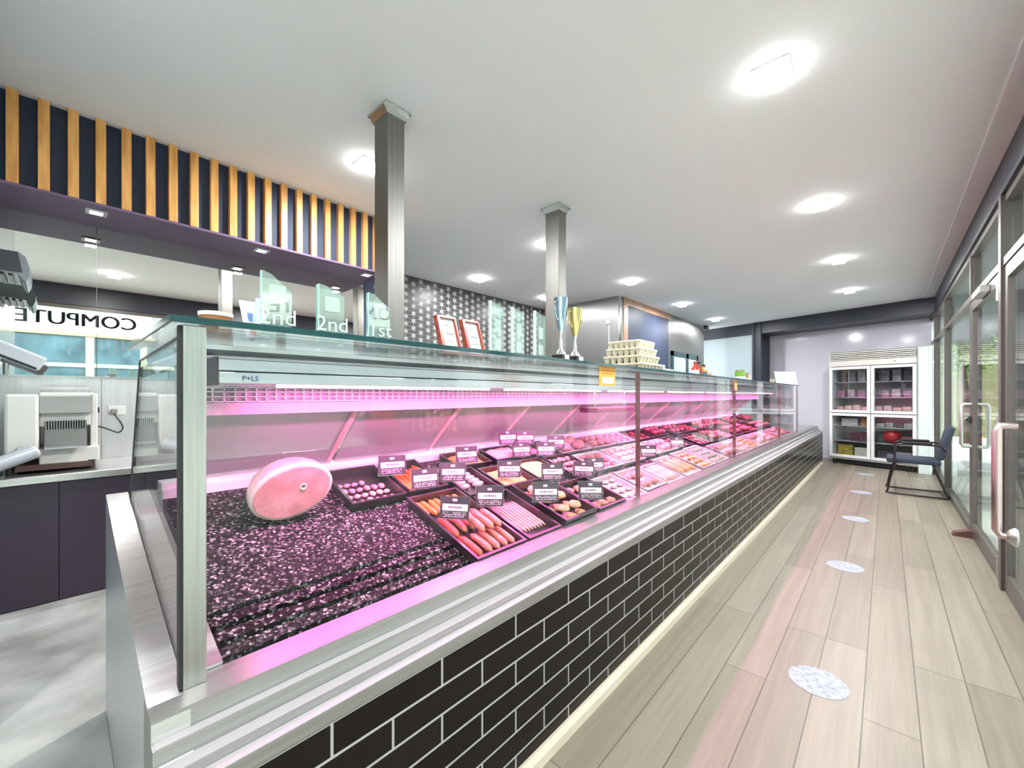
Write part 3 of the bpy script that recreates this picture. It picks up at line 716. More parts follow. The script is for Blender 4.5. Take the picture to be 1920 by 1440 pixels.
# sauces, jars, card
def bottle(x, y, r, h, m_, label, cap=BLACKP, lab=PAPER, grp=None, name='sauce_bottle', cat='bottle'):
    t = thing(name, label, cat, (x, y, TZ), grp)
    M = T(x, y, TZ)
    obj('body', MB().lathe([(r * .95, 0), (r, .008), (r, h * .58), (r * .45, h * .74), (r * .4, h * .9)], 16, M), m_, t, True)
    obj('cap', MB().lathe([(r * .46, h * .885), (r * .46, h), (r * .4, h)], 14, M), cap, t, True)
    if lab: obj('paper_label', MB().lathe([(r * 1.02, h * .14), (r * 1.02, h * .48)], 16, M), lab, t, True)
SR = mat('red_sauce', (.42, .035, .015), .2, 0, .1, 10); SO = mat('orange_sauce', (.60, .20, .05), .2, 0, .1, 10)
bottle(3.93, 1.30, .034, .150, SR, 'red sauce bottle with a white label, left of the sauce group', SR, PAPER, 'sauce bottles')
bottle(4.07, 1.31, .030, .155, mat('brown_sauce', (.16, .05, .03), .2), 'dark brown sauce bottle in the middle of the sauce group', BLACKP, None, 'sauce bottles')
bottle(4.20, 1.31, .036, .135, SO, 'orange sauce bottle with a dark label, right of the brown one', BLACKP, mat('dark_label', (.08, .12, .13), .5), 'sauce bottles')
bottle(4.36, 1.30, .032, .06, SO, 'small low orange pot at the right of the sauce bottles', mat('olive_lid', (.25, .25, .12), .4), PAPER, None, 'sauce_pot', 'pot')
GJ = mat('green_relish', (.16, .36, .05), .25, 0, .2, 20)
def jar(x, y, r, h, m_, label, lid):
    t = thing('jar', label, 'jar', (x, y, TZ), 'jars near the far end')
    M = T(x, y, TZ)
    obj('body', MB().lathe([(r * .96, 0), (r, .008), (r, h * .78), (r * .85, h * .84)], 16, M), m_, t, True)
    obj('lid', MB().lathe([(r * .95, h * .84), (r * .95, h), (r * .8, h)], 16, M), lid, t, True)
    obj('paper_label', MB().lathe([(r * 1.02, h * .12), (r * 1.02, h * .45)], 16, M), PAPER, t, True)
jar(5.50, 1.30, .055, .145, GJ, 'green jar with a white label and olive lid, near the far end', mat('olive_cap', (.22, .26, .10), .4))
jar(5.75, 1.30, .045, .115, mat('brown_chutney', (.35, .25, .15), .3), 'brown jar with a white label, right of the green one', mat('brown_cap', (.3, .18, .12), .4))
jar(5.93, 1.31, .035, .10, mat('pale_relish', (.55, .55, .5), .3), 'small pale jar, furthest right of the three jars', WPLAST)
M = T(7.15, 1.2, TZ) @ RZ(math.radians(-38)) @ RX(-math.radians(14))
t = thing('white_sign_card', 'white leaning sign card with a pale green picture at the far end', 'sign', M=M)
obj('card', MB().box(0, .36, 0, .006, 0, .20), PAPER, t)
obj('green_picture', MB().box(.03, .20, -.001, 0, .07, .185), mat('pale_green_print', (.50, .72, .58), .6, 0, .15, 30), t)
obj('print_line', MB().box(.05, .22, -.001, 0, .03, .045), mat('grey_ink', (.35, .38, .38), .6), t)
solo('card_holder', MB().box(7.02, 7.10, 1.22, 1.27, TZ, TZ + .075, .004), mat('olive_card', (.36, .33, .22), .6), 'small olive-brown holder just left of the white sign card', 'holder', (7.06, 1.245, TZ))

# ------------------------------------------------------------------ food inside the case
SA = math.atan(.326)
def DM(x, y, h=0, rz=0): return T(x, y, dz(y)) @ RX(SA) @ T(0, 0, h) @ RZ(rz)
def food(name, c, **k): return mat(name, c, k.pop('rough', .35), 0, k.pop('var', .25), k.pop('vs', 40), bump=k.pop('bump', .25), bs=k.pop('bs', 90), **k)
F_SAUS = food('raw_sausage', (.54, .20, .14), vs=25); F_RED = food('red_sausage', (.55, .10, .05), vs=25)
F_THIN = food('pale_sausage', (.56, .33, .27), vs=60, var=.2); F_CARR = food('orange_skewer', (.70, .20, .04), vs=30)
F_CRUMB = food('orange_crumb', (.70, .40, .22), rough=.9, bump=.8, bs=150, vs=80); F_CRUMR = food('rosy_crumb', (.62, .28, .18), rough=.9, bump=.8, bs=150, vs=80)
F_ROLL = food('pink_roll', (.60, .31, .31), vs=22); F_MINCE = food('pink_chunk', (.70, .36, .34), vs=50)
F_BEEF = food('red_beef', (.32, .045, .05), vs=18, var=.5); F_DARK = food('dark_beef', (.17, .03, .04), vs=18, var=.6)
F_CHK = food('pale_chicken', (.58, .37, .33), vs=18); F_PORK = food('pink_pork', (.52, .23, .23), vs=20)
F_HERB = food('herb_coated', (.30, .30, .22), vs=60, var=.5, bump=.7, rough=.7); F_MAR = food('orange_marinade', (.60, .30, .12), vs=30)
F_CORN = food('orange_shreds', (.76, .34, .05), vs=90, var=.3, bump=1, rough=.8); F_YEL = food('yellow_shreds', (.72, .52, .13), vs=90, var=.25, bump=1, rough=.8)
F_WHT = food('cream_shreds', (.62, .52, .40), vs=60, var=.2, bump=1, rough=.8); F_AMB = food('amber_crumbs', (.70, .36, .10), vs=90, var=.3, bump=1, rough=.8)
TRB = mat('black_tray', (.022, .018, .020), .3, 0, .1, 10); TRW = mat('white_tray', (.50, .48, .48), .35, 0, .03, 8)
TRAYS = 'display trays in the case'
def tray(x0, x1, y0, y1, label, h=.042, m_=None):
    w = x1 - x0; l = (y1 - y0) / math.cos(SA)
    M = DM((x0 + x1) / 2, (y0 + y1) / 2, .0015)
    b = MB(); a, c_ = w / 2 - .012, l / 2 - .012; A, B = w / 2, l / 2; th_ = .0035
    V = [(-a, -c_, 0), (a, -c_, 0), (a, c_, 0), (-a, c_, 0), (-A, -B, h), (A, -B, h), (A, B, h), (-A, B, h),
         (-A + .012, -B + .012, h), (A - .012, -B + .012, h), (A - .012, B - .012, h), (-A + .012, B - .012, h),
         (-a + .004, -c_ + .004, th_), (a - .004, -c_ + .004, th_), (a - .004, c_ - .004, th_), (-a + .004, c_ - .004, th_)]
    fs = [(0, 3, 2, 1)]
    for r0, r1 in ((0, 4), (4, 8), (8, 12)):
        for k in range(4): fs.append((r0 + k, r0 + (k + 1) % 4, r1 + (k + 1) % 4, r1 + k))
    fs.append((12, 13, 14, 15))
    b._add(V, fs)
    t = solo('display_tray', b, m_ or TRB, label, 'tray', group=TRAYS, M=M)
    return M, w - .034, l - .034
def sausage_mb(L, r, bend=.0, n=7):
    P = []; rs = []
    for k in range(n + 1):
        u = k / n; P.append((bend * math.sin(u * PI), (u - .5) * L, 0)); q = min(u, 1 - u) * L
        rs.append(r * math.sqrt(max(0, 1 - max(0, (r - q) / r) ** 2)) if q < r else r)
    rs[0] = rs[-1] = r * .35
    return MB().tube(P, rs, 8)
def rows(M, w, l, first, count, nx, ny, a_, b_, h0, jz=.1, ja=.2, sub=(0, 0, 1, 1), base=.0045):
    """copies of one piece set out in a tray, each inside a cell of its own"""
    xs = [v.co.x for v in first.data.vertices]; ys = [v.co.y for v in first.data.vertices]; zs = [v.co.z for v in first.data.vertices]
    dx, dy, zmin = max(max(xs), -min(xs)) * 2, max(max(ys), -min(ys)) * 2, min(zs)
    k = 0; x0, y0, x1, y1 = sub; cxl, cyl = (x1 - x0) * w / nx, (y1 - y0) * l / ny
    for j in range(ny):
        for i in range(nx):
            if k >= count: return
            u = x0 + (x1 - x0) * (i + .5) / nx - .5; v = y0 + (y1 - y0) * (j + .5) / ny - .5
            a = R.uniform(-ja, ja)
            for _ in range(6):
                ex = abs(math.cos(a)) * dx + abs(math.sin(a)) * dy; ey = abs(math.sin(a)) * dx + abs(math.cos(a)) * dy
                if min(cxl / ex, cyl / ey) > .85: break
                a *= .6
            q = min(1.12, .985 * cxl / ex, .985 * cyl / ey)
            m = M @ T(u * w, v * l, base - zmin * q) @ RZ(a) @ Matrix.Scale(q, 4)
            if k == 0: first.matrix_world = m
            else: dup(first, m)
            k += 1
def piece(name, mb, m_, label, cat, grp):
    return solo(name, mb, m_, label, cat, group=grp, M=Matrix.Identity(4), smooth='all')
# ham
HM = DM(.562, 1.60, 0, math.radians(-6)) @ T(0, 0, .118) @ RX(math.radians(-8))
t = thing('cut_ham', 'large half ham with its round pink cut face on the chip deck', 'ham', M=HM)
el = lambda ax, bz, y, n=28, rot=.32: [(ax * math.cos(k * 2 * PI / n) * math.cos(rot) - bz * math.sin(k * 2 * PI / n) * math.sin(rot), y, ax * math.cos(k * 2 * PI / n) * math.sin(rot) + bz * math.sin(k * 2 * PI / n) * math.cos(rot)) for k in range(n)]
b = MB(); rings = []
for ax, bz, y in ((.128, .088, -.002), (.136, .096, .0), (.138, .098, .02), (.136, .096, .07), (.118, .084, .13), (.07, .05, .175), (.02, .015, .19)):
    rings.append([b.bm.verts.new(p) for p in el(ax, bz, y)])
for A, B in zip(rings, rings[1:]):
    for k in range(28): b.bm.faces.new((A[k], A[(k + 1) % 28], B[(k + 1) % 28], B[k]))
b.bm.faces.new(rings[0]); b.bm.faces.new(rings[-1])
obj('fat_rind', b, food('ham_fat', (.56, .44, .39), vs=14, bump=.1), t, 'all')
b = MB(); rings = []
for ax, bz, y in ((.127, .087, -.0022), (.125, .085, -.006), (.06, .04, -.008)):
    rings.append([b.bm.verts.new(p) for p in el(ax, bz, y)])
for A, B in zip(rings, rings[1:]):
    for k in range(28): b.bm.faces.new((A[k], A[(k + 1) % 28], B[(k + 1) % 28], B[k]))
b.bm.faces.new(rings[0]); b.bm.faces.new(rings[-1])
obj('cut_face', b, mat('ham_meat', (.40, .16, .165), .4, 0, .25, 9, bump=.08, bs=60, c2=(.46, .24, .23)), t)
obj('bone_end', MB().lathe([(.006, 0), (.010, .004), (.012, 0)], 12, T(.03, -.008, .018) @ RX(PI / 2)), mat('bone', (.60, .48, .42), .5), t, True)

NB = 'in the near glass bay'
# near bay, back row
M, w, l = tray(.775, 1.025, 1.56, 1.845, 'black tray of pink pork chunks, nearest the cut ham')
f = piece('pork_chunk', MB().blob(.018, .014, .011, amp=.25, seed=3), F_MINCE, 'small pink pork chunk in the black tray beside the ham', 'meat', 'pork chunks beside the ham')
rows(M, w, l, f, 22, 6, 4, '', '', .016, 1, 3, sub=(0, .0, .95, .75))
M, w, l = tray(1.04, 1.255, 1.56, 1.845, 'black tray of orange skewers, right of the pork chunk tray')
f = piece('orange_skewer', sausage_mb(.22, .013), F_CARR, 'orange meat stick in the back tray right of the pork chunks', 'meat stick', 'orange sticks in the back tray')
rows(M, w, l, f, 6, 6, 1, '', '', .018, .0, .05)
def heap(M, w, l, m_, label, name, hz=.03, seed=1):
    b = MB()
    from mathutils import noise
    n = 22; V = []; fs = []
    for i in range(n + 1):
        for j in range(n + 1):
            u, v = i / n * 2 - 1, j / n * 2 - 1
            e = max(0, (1 - u ** 4) * (1 - v ** 4))
            z = hz * (e ** .6) * (.8 + .25 * noise.noise((u * 2, v * 2, seed))) + .0035 * noise.noise((u * 14, v * 14, seed)) * (e > 0)
            V.append((u * w / 2, v * l / 2, .006 + max(0, z)))
    nn = n + 1
    for i in range(n):
        for j in range(n): fs.append((i * nn + j, (i + 1) * nn + j, (i + 1) * nn + j + 1, i * nn + j + 1))
    b._add(V, fs)
    b._add([(-w / 2, -l / 2, .005), (w / 2, -l / 2, .005), (w / 2, l / 2, .005), (-w / 2, l / 2, .005)], [(0, 3, 2, 1)])
    solo(name, b, m_, label, 'food', M=M, smooth='all', kind='stuff')
M, w, l = tray(1.43, 1.69, 1.70, 1.865, 'black tray of orange shreds in the back row, behind the price cards')
heap(M, w, l, F_CORN, 'heap of bright orange shreds in the back row tray', 'orange_shreds', .038, 2)
M, w, l = tray(1.73, 2.0, 1.70, 1.865, 'black tray heaped with cream shreds at the back')
heap(M, w, l, F_WHT, 'tall heap of cream coloured shreds in the back row', 'cream_shreds', .062, 3)
M, w, l = tray(2.04, 2.33, 1.69, 1.865, 'black tray of rolled roasts at the back, right of the cream heap')
f = piece('rolled_roast', MB().blob(.055, .045, .03, amp=.15, seed=5), F_PORK, 'rolled pink roast in the back tray right of the cream heap', 'meat', 'rolled roasts right of the cream heap')
rows(M, w, l, f, 3, 2, 2, '', '', .032)
# near bay, middle row
M, w, l = tray(1.285, 1.505, 1.445, 1.685, 'black tray of pink rolls behind the thin sausages')
f = piece('pink_roll', MB().blob(.046, .02, .018, amp=.1, seed=6), F_ROLL, 'pale pink meat roll in the middle black tray', 'meat roll', 'pink rolls in the middle tray')
rows(M, w, l, f, 8, 2, 4, '', '', .022, .3, .3, sub=(0, .35, 1, 1))
M, w, l = tray(1.525, 1.785, 1.445, 1.655, 'black tray of amber crumbs between the pink rolls and yellow shreds')
heap(M, w, l, F_AMB, 'heap of amber crumbs in the middle row', 'amber_crumbs', .036, 4)
M, w, l = tray(1.805, 2.06, 1.445, 1.665, 'black tray heaped with yellow shreds in the middle row')
heap(M, w, l, F_YEL, 'heap of pale yellow shreds in the middle row', 'yellow_shreds', .05, 5)
M, w, l = tray(2.085, 2.36, 1.38, 1.655, 'black tray of pork cubes in the middle row, right of the yellow shreds')
f = piece('pork_cube', MB().blob(.024, .022, .018, amp=.3, seed=7), F_PORK, 'pink pork cube in the tray right of the yellow shreds', 'meat', 'pork cubes right of the yellow shreds')
rows(M, w, l, f, 20, 5, 4, '', '', .021, 1, 3)
# near bay, front row
M, w, l = tray(1.0, 1.272, 1.085, 1.53, 'black front tray of fat sausages and orange sticks by the glass')
f = piece('fat_sausage', sausage_mb(.155, .0175, .008), F_SAUS, 'fat pink-brown sausage in the front tray by the glass', 'sausage', 'fat sausages in the front tray')
rows(M, w, l, f, 8, 4, 2, '', '', .021, .3, .16, sub=(.28, 0, 1, .70))
f = piece('fat_sausage', sausage_mb(.155, .0175, .008), F_SAUS, 'fat sausage lying on top of the others in the front tray', 'sausage', 'upper fat sausages in the front tray')
rows(M, w, l, f, 3, 3, 1, '', '', .055, .3, .3, sub=(.36, .1, .95, .62), base=.043)
f = piece('red_sausage', sausage_mb(.15, .0165, .008), F_RED, 'bright red sausage at the left edge of the front tray', 'sausage', 'red sausages in the front tray')
rows(M, w, l, f, 2, 1, 2, '', '', .021, .3, .2, sub=(.04, .02, .24, .66))
f = piece('orange_stick', sausage_mb(.105, .011), F_CARR, 'orange meat stick behind the fat sausages in the front tray', 'meat stick', 'orange sticks in the front tray')
rows(M, w, l, f, 7, 7, 1, '', '', .016, .2, .12, sub=(0, .73, 1, 1))
M, w, l = tray(1.287, 1.515, 1.085, 1.43, 'black front tray of thin pale sausages beside the fat sausages')
f = piece('thin_sausage', sausage_mb(.29, .0095, .004, 10), F_THIN, 'long thin pale sausage in the front tray', 'sausage', 'thin sausages in the front tray')
rows(M, w, l, f, 9, 9, 1, '', '', .0145, .0, .03)
M, w, l = tray(1.54, 1.815, 1.085, 1.43, 'black front tray of orange crumbed pieces, third from the left', .06)
f = piece('crumbed_schnitzel', MB().blob(.043, .034, .016, amp=.25, seed=8), F_CRUMB, 'orange crumbed piece in the third front tray', 'crumbed meat', 'crumbed pieces in the third front tray')
rows(M, w, l, f, 12, 3, 4, '', '', .024, .6, .6)
f = piece('crumbed_schnitzel', MB().blob(.043, .034, .016, amp=.25, seed=9), F_CRUMB, 'orange crumbed piece lying on top in the third front tray', 'crumbed meat', 'upper crumbed pieces in the third front tray')
rows(M, w, l, f, 6, 2, 3, '', '', .055, .6, 1.0, sub=(.1, .05, .9, .95), base=.043)
M, w, l = tray(1.84, 2.125, 1.085, 1.36, 'black front tray of rosy crumbed pieces, fourth from the left', .05)
f = piece('rosy_crumbed_piece', MB().blob(.04, .03, .018, amp=.25, seed=10), F_CRUMR, 'rosy crumbed piece in the fourth front tray', 'crumbed meat', 'crumbed pieces in the fourth front tray')
rows(M, w, l, f, 9, 3, 3, '', '', .025, .6, .8)
M, w, l = tray(2.15, 2.42, 1.085, 1.34, 'white front tray of sliced pork beside the first glass joint', .03, TRW)
f = piece('pork_slice', MB().blob(.045, .022, .010, amp=.15, seed=11), F_ROLL, 'pink pork slice in the white front tray by the glass joint', 'meat', 'pork slices by the first glass joint')
rows(M, w, l, f, 12, 3, 4, '', '', .016, .3, .4)
# second to fourth bays
def lump(nm, s, m_, lab, grp, seed, cat='meat'): return piece(nm, MB().blob(*s, amp=.22, seed=seed), m_, lab, cat, grp)
KINDS = {
 'chicken': ('chicken_piece', (.052, .038, .028), F_CHK, 'pale chicken pieces', 3, 3, .032),
 'pork': ('pork_joint', (.055, .042, .032), F_PORK, 'pink pork joints', 3, 2, .035),
 'roast': ('roast_joint', (.075, .05, .045), F_CHK, 'pale roasting joints', 2, 2, .048),
 'steak': ('beef_steak', (.055, .040, .013), F_BEEF, 'red beef steaks', 3, 3, .02),
 'dark': ('beef_joint', (.055, .045, .034), F_DARK, 'dark beef joints', 3, 2, .037),
 'herb': ('herb_cutlet', (.040, .030, .015), F_HERB, 'grey-green herb coated cutlets', 4, 4, .02),
 'mar': ('marinated_cutlet', (.05, .028, .016), F_MAR, 'orange marinated cutlets', 3, 4, .021),
}
def bay(x0, x1, y0, y1, kind, where, wt, seed, blk=False):
    nm, s, m_, desc, nx, ny, h0 = KINDS[kind]
    M, w, l = tray(x0, x1, y0, y1, '%s tray of %s, %s' % ('black' if blk else 'white', desc, where), .03, TRB if blk else TRW)
    one = desc[:-1]
    f = lump(nm, s, m_, '%s in the tray %s' % (one, where), '%s %s' % (desc, where), seed)
    rows(M, w, l, f, nx * ny, nx, ny, '', '', h0, .5, .5)
def skew(x0, x1, y0, y1, where, m_, seed):
    M, w, l = tray(x0, x1, y0, y1, 'white tray of meat skewers, ' + where, .02, TRW)
    f = piece('meat_skewer', sausage_mb(.20, .014), m_, 'meat skewer lying in the tray ' + where, 'skewer', 'meat skewers ' + where)
    rows(M, w, l, f, 8, 8, 1, '', '', .019, .1, .08)
bay(2.45, 2.76, 1.10, 1.34, 'pork', 'just right of the first glass joint', '', 21)
bay(2.40, 2.74, 1.40, 1.63, 'steak', 'behind the first glass joint', '', 22)
bay(2.36, 2.74, 1.67, 1.865, 'roast', 'at the back by the first glass joint', '', 23)
skew(2.78, 3.10, 1.10, 1.34, 'second along the second bay', F_CHK, 24)
bay(2.77, 3.10, 1.40, 1.63, 'chicken', 'in the middle of the second bay\'s left', '', 25)
bay(2.77, 3.12, 1.67, 1.865, 'pork', 'at the back of the second bay\'s left', '', 26)
skew(3.13, 3.46, 1.10, 1.38, 'third along the second bay', F_MAR, 27)
bay(3.13, 3.46, 1.42, 1.63, 'mar', 'in the middle of the second bay', '', 28)
bay(3.15, 3.50, 1.67, 1.865, 'chicken', 'at the back of the second bay\'s middle', '', 29)
bay(3.50, 3.84, 1.10, 1.38, 'mar', 'fourth along the second bay', '', 30)
bay(3.50, 3.84, 1.42, 1.63, 'pork', 'right of the orange cutlets in the second bay', '', 31)
bay(3.53, 3.9, 1.67, 1.865, 'steak', 'at the back of the second bay\'s right', '', 32, True)
bay(3.87, 4.24, 1.10, 1.40, 'herb', 'left of the second glass joint', '', 33)
bay(3.87, 4.24, 1.43, 1.64, 'steak', 'behind the herb cutlets', '', 34, True)
bay(3.94, 4.28, 1.68, 1.865, 'dark', 'at the back behind the herb cutlets', '', 35, True)
wz = ['first', 'second', 'third', 'fourth', 'fifth', 'sixth', 'seventh', 'eighth']
for k in range(8):
    xa = 4.36 + k * .44
    bay(xa, xa + .40, 1.10, 1.35, ['pork', 'chicken', 'mar', 'pork', 'chicken', 'steak', 'pork', 'steak'][k], '%s front tray beyond the second joint' % wz[k], '', 40 + k)
    bay(xa, xa + .40, 1.39, 1.62, ['steak', 'dark', 'steak', 'dark', 'dark', 'steak', 'dark', 'dark'][k], '%s middle tray beyond the second joint' % wz[k], '', 50 + k, True)
    bay(xa, xa + .40, 1.66, 1.865, ['dark', 'steak', 'dark', 'dark', 'steak', 'dark', 'steak', 'dark'][k], '%s back tray beyond the second joint' % wz[k], '', 60 + k, True)
# hanging black tray inside the case
t = thing('hanging_tray', 'shallow dark plum tray hung below the lights at the first glass joint', 'tray', (2.7, 1.5, 1.15))
obj('pan', MB().box(2.44, 3.0, 1.44, 1.58, 1.15, 1.185, .004), mat('dark_plum_pan', (.05, .015, .03), .35), t)
obj('hanger', MB().tube([(2.5, 1.5, 1.185), (2.5, 1.5, 1.302)], .003).tube([(2.94, 1.5, 1.185), (2.94, 1.5, 1.302)], .003), STEELP, t)
# price cards
CARD = mat('plum_grey_card', (.045, .035, .045), .35, 0, .08, 12); BAND = mat('white_band', (.80, .79, .80), .5, 0, .02, 30); INK = mat('card_ink', (.2, .18, .2), .6)
PRICE = mat('pale_price_ink', (.62, .58, .62), .5); HOLD = glass('clear_holder', (.93, .95, .95), .6, .04)
def ticket(M, label, seed, w=.122, h=.088):
    t = thing('price_card', label, 'price card', group='price cards in the case', M=M)
    Mt = T(0, 0, .004) @ RX(-math.radians(12))
    obj('holder', MB().box(-w / 2 - .004, w / 2 + .004, .0022, .0042, -.004, h + .004, 0, Mt).box(-.018, .018, -.004, .012, 0, .003), HOLD, t)
    obj('card', MB().box(-w / 2, w / 2, 0, .002, 0, h, 0, Mt), CARD, t)
    bd = obj('name_band', MB().box(-w / 2 + .010, w / 2 - .006, -.0008, 0, h * .36, h * .66, 0, Mt), BAND, t)
    rr = random.Random(seed); b = MB(); x = -w * .22
    while x < w * .22:
        q = rr.uniform(.004, .009); b.box(x, x + q, -.0014, -.0008, h * .47, h * .47 + rr.uniform(.006, .010), 0, Mt); x += q + .002
    obj('name_strokes', b, INK, bd)
    b = MB(); x = -w * .38
    while x < w * .36:
        q = rr.choice((.008, .010, .012))
        z0, z1, lw = h * .08, h * .30, .0018; zm = (z0 + z1) / 2
        for on, (a0, a1, c0, c1) in zip([rr.random() < .75 for _ in range(6)] + [1], ((0, lw, z0, zm), (0, lw, zm, z1), (q - lw, q, z0, zm), (q - lw, q, zm, z1), (0, q, z0, z0 + lw), (0, q, z1 - lw, z1), (0, q, zm, zm + lw))):
            if on: b.box(x + a0, x + a1, -.0008, 0, c0, c1, 0, Mt)
        x += q + .003
    b.box(-.010, .010, -.0008, 0, h * .78, h * .90, 0, Mt)
    obj('price_strokes', b, PRICE, t)
tk = [(1.0335, 1.70, -24, 'upright card between the pork chunks and orange sticks at the back'), (1.105, 1.545, -20, 'wide card behind the front tray\'s orange sticks'), (1.27, 1.555, -42, 'tilted card left of the pink rolls'),
      (1.065, 1.30, -58, 'strongly tilted card over the front tray\'s left edge'), (1.28, 1.315, -48, 'large card between the fat and the thin sausages'), (1.49, 1.70, -26, 'card standing over the orange shreds'),
      (1.60, 1.49, -44, 'card standing over the amber crumbs'), (1.87, 1.76, -20, 'card at the very back behind the cream heap'), (2.09, 1.80, -40, 'card at the very back right of the cream heap'), (1.905, 1.665, -22, 'card between the cream heap and yellow shreds'),
      (1.555, 1.22, -46, 'card at the left edge of the orange crumbed tray'), (1.80, 1.36, -44, 'pale card between the orange and rosy crumbed trays'), (1.828, 1.14, -50, 'sharply turned card left of the rosy crumbed tray'),
      (2.09, 1.345, -62, 'card at the back of the rosy crumbed tray'), (2.10, 1.63, -40, 'card in front of the rolled roasts'), (2.235, 1.36, -50, 'card above the pork slices by the glass joint'), (2.30, 1.70, -50, 'card at the back nearest the first glass joint'),
      (3.72, 1.40, -50, 'card over the orange cutlets in the second bay'), (3.05, 1.37, -50, 'card over the skewers in the second bay')]
for i, (x, y, rz, lab) in enumerate(tk):
    ticket(DM(x, y, .10 if i == 7 else .074 if i in (10, 11, 12) else .062 if i == 8 else .056, 0) @ RX(-SA) @ RZ(math.radians(rz)), 'plum-grey price ' + lab, i)

# ------------------------------------------------------------------ fridge and its stock
GM = Matrix(((-.2806, .9598, 0, 9.718), (-.9598, -.2806, 0, .792), (0, 0, 1, 0), (0, 0, 0, 1)))
FR = thing('display_fridge', 'white double glass-door display fridge against the far wall', 'fridge', M=GM)
W, D, HT = 1.20, .64, 2.06
b = MB().box(0, .035, .045, D, .10, HT).box(W - .035, W, .045, D, .10, HT).box(.035, W - .035, .045, D, 1.79, HT).box(.035, W - .035, .045, D, .10, .15)
b.box(.035, W - .035, D - .03, D, .15, 1.79).box(.60, .64, .045, .10, .15, 1.79)
obj('cabinet', b, mat('fridge_body', (.70, .72, .71), .3, 0, .02, 4), FR)
b = MB().box(.03, W - .03, .02, .045, 1.80, HT - .01)
obj('grille', MB().box(0, W, .035, .044, 1.90, HT), mat('grille_back', (.12, .11, .10), .6), FR)
b = MB()
for k in range(5): b.prism([(.0, 1.905 + k * .031), (.034, 1.92 + k * .031), (.034, 1.926 + k * .031), (.0, 1.921 + k * .031)], 'x', 0, W)
b.box(0, W, .0, .044, 1.80, 1.895)
gr = obj('header', b, mat('beige_steel', (.60, .57, .52), .4, .4, .04, 6), FR)
obj('control_panel', MB().box(.72, .80, -.003, 0, 1.825, 1.87), mat('bright_panel', (.8, .79, .68), .4), gr)
obj('dial', MB().lathe([(.013, 0), (.011, .012)], 12, T(.93, 0, 1.85) @ RX(PI / 2)), mat('brown_dial', (.3, .2, .12), .4), gr)
FRM = mat('door_frame_white', (.74, .72, .74), .3, 0, .02, 6)
for nm, xa, xb, za, zb in (('ul', .0, .605, .955, 1.785), ('ur', .615, W, .955, 1.785), ('ll', .0, .605, .14, .94), ('lr', .615, W, .14, .94)):
    q = .045
    d = obj('glass_door', MB().box(xa, xa + q, 0, .04, za, zb, .003).box(xb - q, xb, 0, .04, za, zb, .003).box(xa + q, xb - q, 0, .04, za, za + q).box(xa + q, xb - q, 0, .04, zb - q, zb), FRM, FR)
    obj('door_pane', MB().box(xa + q - .002, xb - q + .002, .016, .024, za + q - .002, zb - q + .002), glass('fridge_glass_' + nm, (.90, .90, .91), .9, .06), d)
    hx = xb - .03 if xa < .3 else xa + .03
    obj('door_handle', MB().box(hx - .006, hx + .006, -.022, 0, (za + zb) / 2 - .09, (za + zb) / 2 + .09, .004), WPLAST, d)
for z in (.42, .70, 1.22, 1.50): obj('shelf', MB().box(.037, W - .037, .10, D - .035, z, z + .012), mat('wire_shelf_grey', (.40, .40, .41), .4), FR)
b = MB()
for x in (.06, W - .06):
    for y in (.08, D - .08): obj('foot', MB().tube([(x, y, 0), (x, y, .101)], .025, 10), BLACKP, FR)
obj('kick_panel', MB().box(.02, W - .02, .09, .10, .02, .10), BLACKP, FR)
def fbox(nm, x, y, z, w, d_, h, m_, lab, cat, grp=None, bev=.006):
    return solo(nm, MB().box(-w / 2, w / 2, -d_ / 2, d_ / 2, 0, h, bev), m_, lab, cat, group=grp, M=GM @ T(x, y, z + .0005))
fbox('white_carton', .26, .22, .712, .24, .16, .13, PAPER, 'white carton on the lower left fridge shelf', 'carton')
fbox('orange_pack', .50, .24, .712, .15, .16, .12, mat('orange_pack', (.55, .28, .06), .5, 0, .4, 12), 'orange pack right of the white carton in the fridge', 'pack')
fbox('yellow_crate', .20, .26, .15, .22, .26, .20, mat('mustard_crate', (.36, .28, .05), .5, 0, .4, 12), 'mustard yellow crate at the bottom left of the fridge', 'crate')
fbox('pale_crate', .46, .26, .15, .24, .26, .17, mat('pale_crate', (.52, .55, .46), .5), 'pale grey-green crate at the bottom of the fridge, right of the yellow one', 'crate')
fbox('dark_pack', .40, .26, .432, .28, .2, .16, mat('plum_pack', (.10, .04, .06), .4, 0, .5, 14), 'dark plum pack on the fridge\'s lower left shelf', 'pack')
solo('red_ball_ham', MB().blob(.125, .12, .115, seg=16, amp=.05, seed=70), mat('red_wrap', (.52, .03, .04), .3), 'round red wrapped ham in the fridge\'s lower right door', 'ham', M=GM @ T(.83, .26, .432 + .125), smooth='all')
fbox('dark_carton', .76, .26, .15, .20, .26, .15, mat('dark_carton', (.06, .05, .07), .5), 'dark carton at the bottom right of the fridge, left one', 'carton')
fbox('mauve_carton', 1.0, .26, .15, .22, .26, .15, mat('mauve_carton', (.35, .28, .30), .5), 'mauve carton at the bottom right of the fridge, right one', 'carton')
for k in range(4):
    fbox('wrapped_pack', .70 + k * .12, .24, .712, .10, .18, .07 + .02 * (k % 2), mat('wrapped_pack_%d' % k, [(.5, .5, .48), (.40, .42, .36), (.14, .05, .08), (.5, .47, .46)][k], .3, 0, .4, 14), ['pale', 'grey-green', 'dark plum', 'pale pinkish'][k] + ' wrapped pack in a row behind the lower right fridge door', 'pack', 'wrapped packs in the fridge')
fbox('dark_red_pack', 1.05, .26, .432, .16, .2, .14, mat('maroon_pack', (.16, .05, .06), .4), 'dark red pack right of the round red ham', 'pack')
pm = [(.62, .40, .32), (.66, .48, .40), (.60, .50, .42), (.66, .42, .38), (.58, .46, .40), (.52, .44, .40)]
